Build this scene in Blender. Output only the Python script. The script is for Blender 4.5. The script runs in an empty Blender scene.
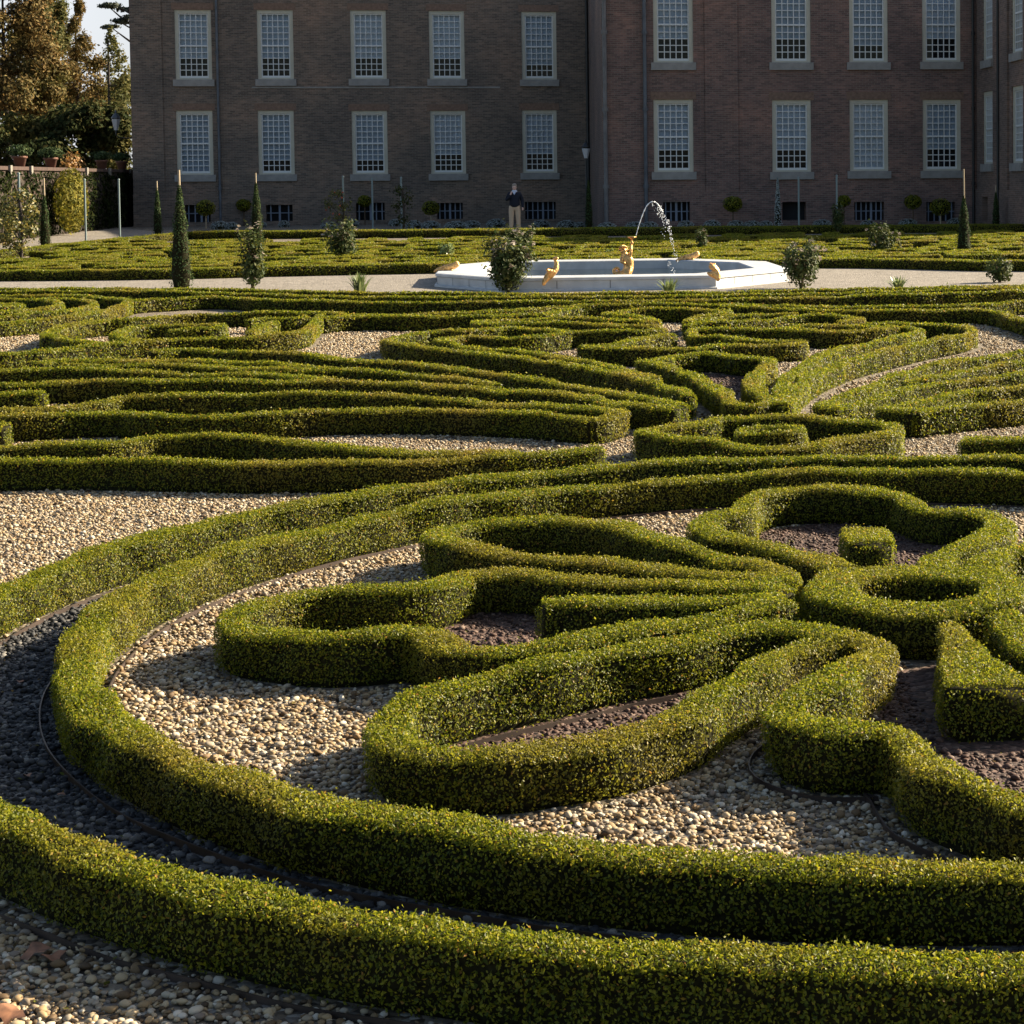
import bpy, math, random
import numpy as np
R_ = math.radians
rng = np.random.default_rng(7)
random.seed(7)
S = bpy.context.scene
COL = S.collection

# ------------------------------------------------------------------ camera model
F, CX, CY, HZ, ROLL, HC = 1928.0, 800.0, 270.0, 180.0, 0.0075, 2.4
TH = R_(8.5)                                    # the garden's axes against the camera's
E1 = np.array([math.cos(TH), math.sin(TH)]); E2 = np.array([-math.sin(TH), math.cos(TH)])
PITCH = math.atan((CY - (HZ - ROLL * (CX - 512))) / F)
_F = np.array([0, math.cos(PITCH), -math.sin(PITCH)]); _U0 = np.array([0, math.sin(PITCH), math.cos(PITCH)]); _R0 = np.array([1.0, 0, 0])
_R = math.cos(ROLL) * _R0 - math.sin(ROLL) * _U0
_U = math.sin(ROLL) * _R0 + math.cos(ROLL) * _U0
EYE = np.array([0, 0, HC])

def ground(x, y):
    v = -math.sin(TH) * np.asarray(x) + math.cos(TH) * np.asarray(y)
    t = np.clip((v - 54) / 20, 0, 1)
    return 0.45 * t * t * (3 - 2 * t)
def ray(px, py):
    d = _F + (px - CX) / F * _R - (py - CY) / F * _U
    return d
def at(px, py, z=0.0):
    """point of the garden seen at a pixel, z above the ground"""
    d = ray(px, py); g = 0.0
    for _ in range(30):
        t = (g + z - HC) / d[2]
        p = EYE + t * d
        g = 0.5 * g + 0.5 * float(ground(p[0], p[1]))
    return np.array([p[0], p[1], g + z])
def at_depth(px, py, dep):
    d = ray(px, py); return EYE + d * (dep / d[1])
def on_v(px, py, v):
    d = ray(px, py); t = v / (d[0] * E2[0] + d[1] * E2[1]); p = EYE + t * d
    return p @ np.array([E1[0], E1[1], 0]), p[2]
def on_u(px, py, u):
    d = ray(px, py); t = u / (d[0] * E1[0] + d[1] * E1[1]); p = EYE + t * d
    return p @ np.array([E2[0], E2[1], 0]), p[2]
def uv(u, v): return E1 * u + E2 * v

cam = bpy.data.cameras.new('camera'); co = bpy.data.objects.new('camera', cam); COL.objects.link(co)
from mathutils import Matrix, Vector
M = Matrix(((_R[0], _U[0], -_F[0], 0), (_R[1], _U[1], -_F[1], 0), (_R[2], _U[2], -_F[2], HC), (0, 0, 0, 1)))
co.matrix_world = M
cam.sensor_width = 36; cam.lens = F / 1024 * 36
cam.shift_x = (512 - CX) / 1024; cam.shift_y = (CY - 512) / 1024
cam.clip_start = 0.1; cam.clip_end = 2000
S.camera = co

# ------------------------------------------------------------------ light
SUN_AZ = R_(27); SUN_EL = R_(27.5)
sd = np.array([math.cos(SUN_EL) * math.cos(SUN_AZ), math.cos(SUN_EL) * math.sin(SUN_AZ), math.sin(SUN_EL)])
w = bpy.data.worlds.new('World'); S.world = w; w.use_nodes = True
nt = w.node_tree; nt.nodes.clear()
sky = nt.nodes.new('ShaderNodeTexSky'); sky.sky_type = 'NISHITA'; sky.sun_disc = False
sky.sun_elevation = SUN_EL; sky.sun_rotation = math.pi / 2 - SUN_AZ
sky.air_density = 1.0; sky.dust_density = 2.0; sky.ozone_density = 1.0
bg = nt.nodes.new('ShaderNodeBackground'); bg.inputs[1].default_value = 0.052
ow = nt.nodes.new('ShaderNodeOutputWorld')
tcw = nt.nodes.new('ShaderNodeTexCoord'); nzw = nt.nodes.new('ShaderNodeTexNoise'); nzw.inputs['Scale'].default_value = 2.2; nzw.inputs['Detail'].default_value = 6
spw = nt.nodes.new('ShaderNodeSeparateXYZ'); nt.links.new(tcw.outputs['Generated'], nzw.inputs['Vector']); nt.links.new(tcw.outputs['Generated'], spw.inputs[0])
m1 = nt.nodes.new('ShaderNodeMapRange'); m1.inputs[1].default_value = 0.30; m1.inputs[2].default_value = 0.52; nt.links.new(nzw.outputs['Fac'], m1.inputs[0])
m2 = nt.nodes.new('ShaderNodeMapRange'); m2.inputs[1].default_value = -0.05; m2.inputs[2].default_value = 0.45; nt.links.new(spw.outputs[1], m2.inputs[0])
m3 = nt.nodes.new('ShaderNodeMapRange'); m3.inputs[1].default_value = 0.55; m3.inputs[2].default_value = 0.20; nt.links.new(spw.outputs[2], m3.inputs[0])
mu = nt.nodes.new('ShaderNodeMath'); mu.operation = 'MULTIPLY'; nt.links.new(m1.outputs[0], mu.inputs[0]); nt.links.new(m2.outputs[0], mu.inputs[1])
mv = nt.nodes.new('ShaderNodeMath'); mv.operation = 'MULTIPLY'; nt.links.new(mu.outputs[0], mv.inputs[0]); nt.links.new(m3.outputs[0], mv.inputs[1])
mxw = nt.nodes.new('ShaderNodeMix'); mxw.data_type = 'RGBA'; nt.links.new(mv.outputs[0], mxw.inputs[0]); nt.links.new(sky.outputs[0], mxw.inputs[6]); mxw.inputs[7].default_value = (5.2, 5.35, 5.7, 1)
nt.links.new(mxw.outputs[2], bg.inputs[0]); nt.links.new(bg.outputs[0], ow.inputs[0])
sl = bpy.data.lights.new('sun', 'SUN'); sl.energy = 5.0; sl.angle = R_(0.55); sl.color = (1.0, 0.86, 0.64)
so = bpy.data.objects.new('sun', sl); COL.objects.link(so)
so.rotation_euler = Vector(sd).to_track_quat('Z', 'Y').to_euler(); so.location = (30, 30, 40)
S.view_settings.view_transform = 'Standard'; S.view_settings.look = 'None'; S.view_settings.gamma = 1
S.view_settings.exposure = 1.72
S.cycles.max_bounces = 5; S.cycles.diffuse_bounces = 2; S.cycles.glossy_bounces = 2; S.cycles.transmission_bounces = 3
S.cycles.transparent_max_bounces = 6
S.cycles.caustics_reflective = False; S.cycles.caustics_refractive = False

# ------------------------------------------------------------------ materials
def mat(name):
    m = bpy.data.materials.new(name); m.use_nodes = True
    n = m.node_tree; b = n.nodes['Principled BSDF']
    return m, n, b
def plain(name, c, rough=0.7, metal=0.0, spec=0.5, noise=0.0, nscale=8.0, bump=0.0):
    m, n, b = mat(name)
    b.inputs['Base Color'].default_value = (*c, 1); b.inputs['Roughness'].default_value = rough
    b.inputs['Metallic'].default_value = metal; b.inputs['Specular IOR Level'].default_value = spec
    if noise or bump:
        tc = n.nodes.new('ShaderNodeTexCoord'); nz = n.nodes.new('ShaderNodeTexNoise')
        nz.inputs['Scale'].default_value = nscale; nz.inputs['Detail'].default_value = 5
        n.links.new(tc.outputs['Object'], nz.inputs['Vector'])
        if noise:
            r = n.nodes.new('ShaderNodeValToRGB')
            r.color_ramp.elements[0].position = 0.3; r.color_ramp.elements[1].position = 0.7
            r.color_ramp.elements[0].color = (*[x * (1 - noise) for x in c], 1)
            r.color_ramp.elements[1].color = (*[min(1, x * (1 + noise)) for x in c], 1)
            n.links.new(nz.outputs['Fac'], r.inputs[0]); n.links.new(r.outputs[0], b.inputs['Base Color'])
        if bump:
            bp = n.nodes.new('ShaderNodeBump'); bp.inputs['Strength'].default_value = bump; bp.inputs['Distance'].default_value = 0.02
            n.links.new(nz.outputs['Fac'], bp.inputs['Height']); n.links.new(bp.outputs[0], b.inputs['Normal'])
    return m
def ramp(n, stops, interp='LINEAR'):
    r = n.nodes.new('ShaderNodeValToRGB'); cr = r.color_ramp; cr.interpolation = interp
    while len(cr.elements) < len(stops): cr.elements.new(0.5)
    for e, (p, c) in zip(cr.elements, stops): e.position = p; e.color = (*c, 1)
    return r
def leafy(name, stops, rough=0.4, trans=0.3, patch=0.35, spec=0.5, pscale=2.0, warm=(0.5, 0.33, 0.09), glow=1.0):
    """leaf colour by leaf (random per island), with slow patches of yellower growth"""
    m, n, b = mat(name)
    g = n.nodes.new('ShaderNodeNewGeometry')
    r = ramp(n, stops); n.links.new(g.outputs['Random Per Island'], r.inputs[0])
    tc = n.nodes.new('ShaderNodeTexCoord'); nz = n.nodes.new('ShaderNodeTexNoise')
    nz.inputs['Scale'].default_value = pscale; nz.inputs['Detail'].default_value = 3
    n.links.new(tc.outputs['Object'], nz.inputs['Vector'])
    mr = n.nodes.new('ShaderNodeMapRange'); mr.inputs[1].default_value = 0.5; mr.inputs[2].default_value = 0.75
    mr.inputs[3].default_value = 0; mr.inputs[4].default_value = patch
    n.links.new(nz.outputs['Fac'], mr.inputs[0])
    mx = n.nodes.new('ShaderNodeMix'); mx.data_type = 'RGBA'; mx.blend_type = 'MIX'
    n.links.new(mr.outputs[0], mx.inputs[0]); n.links.new(r.outputs[0], mx.inputs[6])
    mx.inputs[7].default_value = (warm[0] * 0.45, warm[1] * 0.45, warm[2] * 0.35, 1)
    n.links.new(mx.outputs[2], b.inputs['Base Color'])
    b.inputs['Roughness'].default_value = rough; b.inputs['Specular IOR Level'].default_value = spec
    if trans:
        t = n.nodes.new('ShaderNodeBsdfTranslucent'); mm = n.nodes.new('ShaderNodeMixShader'); mm.inputs[0].default_value = trans
        vs = n.nodes.new('ShaderNodeVectorMath'); vs.operation = 'SCALE'; vs.inputs['Scale'].default_value = glow; n.links.new(mx.outputs[2], vs.inputs[0]); n.links.new(vs.outputs[0], t.inputs[0]); n.links.new(b.outputs[0], mm.inputs[1]); n.links.new(t.outputs[0], mm.inputs[2])
        n.links.new(mm.outputs[0], n.nodes['Material Output'].inputs[0])
    return m
MT = {}
MT['box'] = leafy('box_leaf', [(0, (0.045, 0.066, 0.004)), (0.35, (0.110, 0.132, 0.007)), (0.75, (0.205, 0.203, 0.011)), (0.96, (0.26, 0.24, 0.018)), (1, (0.32, 0.165, 0.035))], rough=0.46, trans=0.42, spec=0.26, patch=0.55, pscale=0.9, glow=1.7)
MT['boxbody'] = plain('box_inner_shade', (0.017, 0.016, 0.006), 0.9, noise=0.6, nscale=60, spec=0.1)  # brown woody core, darkened to paint the shade between the leaves
MT['twig'] = plain('twig', (0.09, 0.06, 0.035), 0.9)

def gravel(name, stops, scale, bump=0.9, far=(0.3, 0.27, 0.22)):
    m, n, b = mat(name)
    tc = n.nodes.new('ShaderNodeTexCoord')
    v = n.nodes.new('ShaderNodeTexVoronoi'); v.inputs['Scale'].default_value = scale; v.inputs['Randomness'].default_value = 1
    n.links.new(tc.outputs['Object'], v.inputs['Vector'])
    sp = n.nodes.new('ShaderNodeSeparateColor'); n.links.new(v.outputs['Color'], sp.inputs[0])
    r = ramp(n, stops); n.links.new(sp.outputs[0], r.inputs[0])
    nz = n.nodes.new('ShaderNodeTexNoise'); nz.inputs['Scale'].default_value = 1.3; nz.inputs['Detail'].default_value = 6
    n.links.new(tc.outputs['Object'], nz.inputs['Vector'])
    mr = n.nodes.new('ShaderNodeMapRange'); mr.inputs[3].default_value = 0.72; mr.inputs[4].default_value = 1.18
    n.links.new(nz.outputs['Fac'], mr.inputs[0])
    mx = n.nodes.new('ShaderNodeVectorMath'); mx.operation = 'SCALE'
    n.links.new(r.outputs[0], mx.inputs[0]); n.links.new(mr.outputs[0], mx.inputs['Scale'])
    n.links.new(mx.outputs[0], b.inputs['Base Color'])
    iv = n.nodes.new('ShaderNodeMath'); iv.operation = 'SUBTRACT'; iv.inputs[0].default_value = 1
    n.links.new(v.outputs['Distance'], iv.inputs[1])
    bp = n.nodes.new('ShaderNodeBump'); bp.inputs['Strength'].default_value = bump; bp.inputs['Distance'].default_value = 0.6 / scale
    n.links.new(iv.outputs[0], bp.inputs['Height']); n.links.new(bp.outputs[0], b.inputs['Normal'])
    b.inputs['Roughness'].default_value = 0.85
    return m
BEIGE = [(0, (0.03, 0.023, 0.016)), (0.2, (0.08, 0.058, 0.036)), (0.45, (0.17, 0.13, 0.085)), (0.7, (0.26, 0.215, 0.15)), (0.85, (0.13, 0.11, 0.09)), (1, (0.40, 0.36, 0.28))]
SLATE = [(0, (0.010, 0.010, 0.011)), (0.5, (0.034, 0.034, 0.035)), (0.82, (0.085, 0.084, 0.082)), (1, (0.24, 0.22, 0.19))]
BRICKG = [(0, (0.022, 0.011, 0.008)), (0.5, (0.070, 0.036, 0.025)), (0.85, (0.112, 0.064, 0.045)), (1, (0.17, 0.115, 0.085))]
MT['gravel'] = gravel('beige_gravel', BEIGE, 34)
MT['path'] = gravel('path_gravel', [(0, (0.12, 0.102, 0.080)), (0.5, (0.22, 0.192, 0.155)), (1, (0.31, 0.275, 0.23))], 22, 0.7)
MT['slate'] = gravel('slate_gravel', SLATE, 30)
MT['redg'] = gravel('crushed_brick', BRICKG, 34)
def pebble(name, stops):
    m, n, b = mat(name)
    g = n.nodes.new('ShaderNodeNewGeometry'); r = ramp(n, stops); n.links.new(g.outputs['Random Per Island'], r.inputs[0])
    n.links.new(r.outputs[0], b.inputs['Base Color']); b.inputs['Roughness'].default_value = 0.7; b.inputs['Specular IOR Level'].default_value = 0.3
    return m
MT['peb_beige'] = pebble('beige_pebble', [(0, (0.05, 0.034, 0.020)), (0.14, (0.15, 0.092, 0.042)), (0.34, (0.32, 0.222, 0.112)), (0.58, (0.42, 0.325, 0.195)), (0.72, (0.19, 0.148, 0.108)), (0.88, (0.43, 0.365, 0.26)), (1, (0.58, 0.52, 0.41))])
MT['peb_slate'] = pebble('slate_pebble', SLATE)
MT['peb_red'] = pebble('red_pebble', BRICKG)
MT['edging'] = plain('steel_edging', (0.055, 0.038, 0.030), 0.55, 0.3, noise=0.5, nscale=6)
MT['hose'] = plain('black_hose', (0.012, 0.012, 0.013), 0.35)

# ------------------------------------------------------------------ geometry helpers
class Geo:
    def __init__(s): s.v = []; s.f = []; s.n = 0
    def add(s, verts, faces, mi=0, smooth=True):
        verts = np.asarray(verts, float).reshape(-1, 3); faces = np.asarray(faces, int)
        s.v.append(verts); s.f.append((faces + s.n, mi, smooth)); s.n += len(verts)
    def box(s, x0, x1, y0, y1, z0, z1, mi=0):
        v = [(x, y, z) for z in (z0, z1) for y in (y0, y1) for x in (x0, x1)]
        s.add(v, [(0, 2, 3, 1), (4, 5, 7, 6), (0, 1, 5, 4), (2, 6, 7, 3), (0, 4, 6, 2), (1, 3, 7, 5)], mi, False)
    def quad(s, pts, mi=0): s.add(pts, [(0, 1, 2, 3)], mi, False)
    def tube(s, P, r, n=8, mi=0, smooth=True, caps=True):
        P = np.asarray(P, float); r = np.broadcast_to(np.asarray(r, float), (len(P),))
        T = np.gradient(P, axis=0); T /= np.linalg.norm(T, axis=1)[:, None] + 1e-12
        a = np.array([0.31, 0.17, 0.93]) if abs(T[0] @ np.array([0.31, 0.17, 0.93])) < 0.9 else np.array([1.0, 0, 0])
        N = np.cross(T, a); N /= np.linalg.norm(N, axis=1)[:, None] + 1e-12; B = np.cross(T, N)
        t = np.arange(n) * 2 * math.pi / n
        V = P[:, None] + r[:, None, None] * (np.cos(t)[None, :, None] * N[:, None] + np.sin(t)[None, :, None] * B[:, None])
        i = np.arange(len(P) - 1)[:, None]; j = np.arange(n)[None]; k = (j + 1) % n
        Fq = np.stack([i * n + j, i * n + k, (i + 1) * n + k, (i + 1) * n + j], -1).reshape(-1, 4)
        s.add(V.reshape(-1, 3), Fq, mi, smooth)
        if caps:
            s.add(V[-1], [list(range(n))], mi, False); s.add(V[0], [list(range(n))[::-1]], mi, False)
    def lathe(s, c, prof, n=14, mi=0, smooth=True):
        prof = np.asarray(prof, float); t = np.arange(n) * 2 * math.pi / n
        V = np.stack([c[0] + prof[:, 0, None] * np.cos(t), c[1] + prof[:, 0, None] * np.sin(t), c[2] + np.repeat(prof[:, 1, None], n, 1)], -1)
        i = np.arange(len(prof) - 1)[:, None]; j = np.arange(n)[None]; k = (j + 1) % n
        s.add(V.reshape(-1, 3), np.stack([i * n + j, i * n + k, (i + 1) * n + k, (i + 1) * n + j], -1).reshape(-1, 4), mi, smooth)
    def leaves(s, P, N, L, mi=1, wid=0.58, jit=0.75, up=0.12):
        """one small kite-shaped leaf at every point, facing roughly along N"""
        k = len(P)
        if not k: return
        L = np.broadcast_to(np.asarray(L, float), (k,))
        n = N + rng.normal(size=(k, 3)) * jit * 0.6; n[:, 2] += up; n /= np.linalg.norm(n, axis=1)[:, None] + 1e-9
        a = rng.normal(size=(k, 3)); t = np.cross(n, a); t /= np.linalg.norm(t, axis=1)[:, None] + 1e-9; b = np.cross(n, t)
        l = (L * rng.uniform(0.7, 1.3, k))[:, None]; wd = l * wid * 0.5
        V = np.stack([P - t * l * 0.5, P - t * l * 0.05 + b * wd + n * l * 0.08, P + t * l * 0.5, P - t * l * 0.05 - b * wd + n * l * 0.08], 1)
        s.add(V.reshape(-1, 3), np.arange(4 * k).reshape(-1, 4), mi, False)

def build(name, geo, mats, parent=None, loc=None):
    me = bpy.data.meshes.new(name)
    V = np.concatenate(geo.v); o = np.zeros(3)
    if loc is not None: o = np.asarray(loc, float); V = V - o
    tot = [np.full(len(f), f.shape[1]) for f, _, _ in geo.f]
    cnt = np.concatenate(tot); loops = np.concatenate([f.ravel() for f, _, _ in geo.f])
    mi = np.concatenate([np.full(len(f), m) for f, m, _ in geo.f]); sm = np.concatenate([np.full(len(f), s_) for f, _, s_ in geo.f])
    me.vertices.add(len(V)); me.vertices.foreach_set('co', V.astype(np.float32).ravel())
    me.loops.add(len(loops)); me.loops.foreach_set('vertex_index', loops.astype(np.int32))
    me.polygons.add(len(cnt)); me.polygons.foreach_set('loop_start', (np.cumsum(cnt) - cnt).astype(np.int32))
    me.polygons.foreach_set('loop_total', cnt.astype(np.int32))
    for m in (mats if isinstance(mats, (list, tuple)) else [mats]): me.materials.append(m)
    me.polygons.foreach_set('material_index', mi.astype(np.int32)); me.polygons.foreach_set('use_smooth', sm.astype(bool))
    me.update(calc_edges=True)
    ob = bpy.data.objects.new(name, me); COL.objects.link(ob)
    if parent: ob.parent = parent
    ob.location = o
    return ob
def tag(o, label, cat, group=None):
    o['label'] = label; o['category'] = cat
    if group: o['group'] = group
    return o
def structure(o, kind='structure'): o['kind'] = kind; return o
def empty(name, loc, rz=0.0):
    o = bpy.data.objects.new(name, None); COL.objects.link(o); o.location = tuple(loc); o.rotation_euler = (0, 0, rz); o.empty_display_size = 0.2
    return o
def copy_tree(o, parent=None):
    c = o.copy(); COL.objects.link(c)
    if parent: c.parent = parent
    for ch in o.children: copy_tree(ch, c)
    return c

def spline(P, closed=False, step=0.08):
    P = np.asarray(P, float)
    n = len(P); out = []
    g = (lambda i: P[i % n]) if closed else (lambda i: P[min(max(i, 0), n - 1)])
    for i in range(n if closed else n - 1):
        p0, p1, p2, p3 = g(i - 1), g(i), g(i + 1), g(i + 2)
        if not closed and i == 0: p0 = 2 * p1 - p2
        if not closed and i == n - 2: p3 = 2 * p2 - p1
        t1 = max(np.linalg.norm(p1 - p0), 1e-6) ** .5; t2 = t1 + max(np.linalg.norm(p2 - p1), 1e-6) ** .5; t3 = t2 + max(np.linalg.norm(p3 - p2), 1e-6) ** .5
        m = max(2, int(np.linalg.norm(p2 - p1) / step) + 1)
        t = np.linspace(t1, t2, m, endpoint=False)[:, None]
        A1 = (t1 - t) / t1 * p0 + t / t1 * p1; A2 = (t2 - t) / (t2 - t1) * p1 + (t - t1) / (t2 - t1) * p2; A3 = (t3 - t) / (t3 - t2) * p2 + (t - t2) / (t3 - t2) * p3
        B1 = (t2 - t) / t2 * A1 + t / t2 * A2; B2 = (t3 - t) / (t3 - t1) * A2 + (t - t1) / (t3 - t1) * A3
        out.append((t2 - t) / (t2 - t1) * B1 + (t - t1) / (t2 - t1) * B2)
    if not closed: out.append(P[-1:])
    Q = np.concatenate(out)
    if closed: Q = np.vstack([Q, Q[:1]])
    s = np.concatenate([[0], np.cumsum(np.linalg.norm(np.diff(Q, axis=0), axis=1))])
    k = max(3, int(s[-1] / step)); u = np.linspace(0, s[-1], k + 1)
    R = np.stack([np.interp(u, s, Q[:, j]) for j in range(Q.shape[1])], 1)
    return R[:-1] if closed else R
def wob(p, f, ph=0.0):
    return (np.sin(p[..., 0] * f + ph) * np.cos(p[..., 1] * f * 1.13 - ph * 2) + 0.6 * np.sin(p[..., 1] * f * 2.3 + p[..., 2] * f * 1.7 + ph) + 0.5 * np.cos(p[..., 0] * f * 2.9 - p[..., 2] * f * 2.1))
FOOT = []                                     # footprints of hedges: (polyline, half width), for keeping pebbles out
def hedge_into(G, P, w=0.22, h=0.25, closed=False, dens=1.0, leaf=None):
    """P: world polyline of the hedge's middle; a clipped box hedge with its leaves"""
    P = np.asarray(P, float)[:, :2]
    dmin = np.min(np.hypot(P[:, 0], P[:, 1]))
    Q = spline(P, closed, 0.045 if dmin < 13 else 0.09 if dmin < 30 else 0.2)
    FOOT.append((np.vstack([Q, Q[:1]]) if closed else Q, (max(w) if isinstance(w, tuple) else w) / 2))
    T = (np.roll(Q, -1, 0) - np.roll(Q, 1, 0)) if closed else np.gradient(Q, axis=0)
    T /= np.linalg.norm(T, axis=1)[:, None] + 1e-9
    N = np.stack([-T[:, 1], T[:, 0]], 1)
    prof = np.array([(-.32, .0), (-.42, .14), (-.495, .4), (-.5, .80), (-.485, .95), (-.40, .995), (0, 1.0), (.40, .995), (.485, .95), (.5, .80), (.495, .4), (.42, .14), (.32, .0)])
    m = len(prof); W_ = np.linspace(w[0], w[1], len(Q)) if isinstance(w, tuple) else np.full(len(Q), w)
    V = np.zeros((len(Q), m, 3))
    V[:, :, :2] = Q[:, None] + N[:, None] * (prof[None, :] * (W_ - 0.075)[:, None, None])[:, :, :1]
    V[:, :, 2] = prof[:, 1][None] * (h - 0.03)
    a = 0.015 if dmin < 30 else 0.013
    d = wob(V, 7.0, 1.0) * a + wob(V, 2.1, 0.3) * a * 0.8
    V[:, :, :2] += N[:, None] * (d * np.sign(prof[:, 0])[None] * np.minimum(1, prof[:, 1] * 4)[None])[..., None]
    V[:, :, 2] += (wob(V, 5.0, 2.0) * a * 0.5 + wob(V, 1.7, 0.7) * a * 0.8) * prof[:, 1][None]
    V[:, :, 2] += ground(V[:, :, 0], V[:, :, 1])
    k = len(Q); i = np.arange(k if closed else k - 1)[:, None]; j = np.arange(m - 1)[None]; i2 = (i + 1) % k
    fq = np.stack([i * m + j, i2 * m + j, i2 * m + j + 1, i * m + j + 1], -1).reshape(-1, 4)
    VV = V.reshape(-1, 3); faces = [fq]
    if not closed:
        for e in (0, k - 1):
            c = [(e * m + q, e * m + q + 1, e * m + m - 2 - q, e * m + m - 1 - q) for q in range(m // 2)]
            c = [x for x in c if len(set(x)) == 4]
            if e: c = [x[::-1] for x in c]
            faces.append(np.array(c))
    fq = np.concatenate(faces)
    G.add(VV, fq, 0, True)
    a, b, c, dd = (VV[fq[:, q]] for q in range(4))
    nn = np.cross(c - a, dd - b); ar = np.linalg.norm(nn, axis=1) * 0.5; nn = nn / (2 * ar[:, None] + 1e-9)
    cen = (a + b + c + dd) / 4
    low = cen[:, 2] - ground(cen[:, 0], cen[:, 1])
    dist = np.hypot(cen[:, 0], cen[:, 1])
    L = np.clip(0.00118 * dist, 0.0138, 0.042) if leaf is None else np.full(len(cen), leaf)
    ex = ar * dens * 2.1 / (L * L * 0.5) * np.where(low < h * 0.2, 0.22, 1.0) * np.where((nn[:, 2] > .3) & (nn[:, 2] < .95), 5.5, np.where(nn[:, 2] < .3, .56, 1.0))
    cnt = rng.poisson(ex)
    idx = np.repeat(np.arange(len(fq)), cnt)
    uu, vv = rng.random(len(idx))[:, None], rng.random(len(idx))[:, None]
    p = (a[idx] * (1 - uu) + b[idx] * uu) * (1 - vv) + (dd[idx] * (1 - uu) + c[idx] * uu) * vv
    n = nn[idx].copy(); cr_ = (n[:, 2] > .3) & (n[:, 2] < .95); tq = rng.random(cr_.sum()) * 1.5708; nh = n[cr_, :2] / (np.linalg.norm(n[cr_, :2], axis=1)[:, None] + 1e-9); n[cr_] = np.c_[nh * np.cos(tq)[:, None], np.sin(tq)]
    ll = L[idx]
    shoot = (rng.random(len(idx)) < 0.10) & (n[:, 2] > 0.4)
    p = p + n * (0.036 * rng.random(len(idx)) ** 0.75 + rng.normal(0, 0.003, len(idx)))[:, None]
    p[:, 2] += shoot * rng.random(len(idx)) * np.minimum(0.022, ll * 1.2) + (rng.random(len(idx)) < .012) * (n[:, 2] > .4) * rng.random(len(idx)) * .045
    g = ground(p[:, 0], p[:, 1]); p[:, 2] = np.maximum(p[:, 2], g + 0.012)
    G.leaves(p, n, ll, 1, jit=np.where(n[:, 2] > .5, 1.7, .85)[:, None], up=np.where(n[:, 2] > .5, 0.0, .12))
HT = 0.25
def top(pts, h=HT): return np.array([at(x, y, h) for x, y in pts])
def H(label, *paths, w=0.185, h=HT, group=None, name='box_hedge', cat='hedge', parent=None, dens=1.0):
    """one hedge (all its joined strands); each path: pixel trace of the middle of its clipped top, 'c' first if it closes"""
    G = Geo()
    for pth in paths:
        closed = False; ww = w
        pth = list(pth)
        while pth and not isinstance(pth[0], tuple):
            if pth[0] == 'c': closed = True
            else: ww = pth[0]
            pth = pth[1:]
        hedge_into(G, top(pth, h), ww, h, closed, dens)
    V0 = np.concatenate(G.v)[:, :2].mean(0)
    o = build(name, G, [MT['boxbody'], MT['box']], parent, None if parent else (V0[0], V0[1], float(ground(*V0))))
    if parent is None: tag(o, label, cat, group)
    return o

# ------------------------------------------------------------------ ring hedges round the rosette
C0 = np.array([0.53, 10.03])
def ring(label, r, w_, a0, a1):
    t = np.linspace(R_(a0), R_(a1), 160)
    P = np.stack([C0[0] + r * np.cos(t), C0[1] + r * np.sin(t)], 1)
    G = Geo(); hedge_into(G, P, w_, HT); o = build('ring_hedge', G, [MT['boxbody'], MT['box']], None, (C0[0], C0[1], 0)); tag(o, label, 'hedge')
    return o
ring('inner of the two concentric curved box hedges, directly around the flower shaped rosette', 4.075, 0.205, 40, 312)
ring('outer of the two concentric curved box hedges, running along the bottom edge of the photo', 4.83, 0.195, 40, 306)

# ------------------------------------------------------------------ the rosette
ros = empty('rosette_hedge', (0.61, 10.04, 0)); tag(ros, 'flower shaped box hedge with a round hub and looping petals inside the hedge rings', 'hedge')
def RP(name, pts, w=0.195, closed=False):
    G = Geo(); hedge_into(G, top(pts), w, HT, closed)
    V = np.concatenate(G.v); o = build(name, G, [MT['boxbody'], MT['box']], None)
    o.parent = ros; o.matrix_parent_inverse = Matrix.Translation((-0.61, -10.04, 0))
    return o
t = np.linspace(0, 2 * math.pi, 40, endpoint=False)
G = Geo(); hedge_into(G, np.stack([0.61 + 0.465 * np.cos(t), 10.04 + 0.465 * np.sin(t)], 1), 0.34, HT, True)
hub = build('hub', G, [MT['boxbody'], MT['box']], None); hub.parent = ros; hub.matrix_parent_inverse = Matrix.Translation((-0.61, -10.04, 0))
RP('petal', [(788, 578), (776, 569), (757, 563), (737, 558), (687, 546), (637, 531), (600, 522), (555, 517), (512, 518), (470, 521), (444, 528), (436, 535), (446, 541), (468, 545), (512, 552), (562, 555), (612, 559), (662, 564), (720, 569), (755, 573), (784, 580)])
RP('petal', [(786, 588), (770, 584), (737, 582), (687, 581), (637, 580), (600, 576), (549, 570), (512, 567), (481, 567), (460, 570), (448, 577), (436, 582), (406, 586), (356, 587), (306, 591), (268, 600), (243, 609), (233, 618), (246, 625), (281, 630), (331, 634), (381, 631), (411, 629), (431, 633), (446, 642), (468, 648), (493, 648), (512, 647), (562, 640), (612, 631), (662, 622), (712, 615), (758, 606), (786, 600)])
RP('spur', [(543, 603), (587, 600), (662, 598), (737, 597), (784, 595)], 0.23)
RP('petal', [(835, 631), (810, 625), (788, 621), (762, 622), (712, 632), (662, 641), (612, 649), (562, 660), (512, 671), (468, 680), (431, 690), (402, 703), (389, 719), (392, 733), (412, 742), (446, 746), (512, 746), (559, 739), (607, 732), (639, 724), (686, 708), (712, 691), (750, 668), (785, 649), (815, 637), (838, 632)], 0.195)
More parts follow.
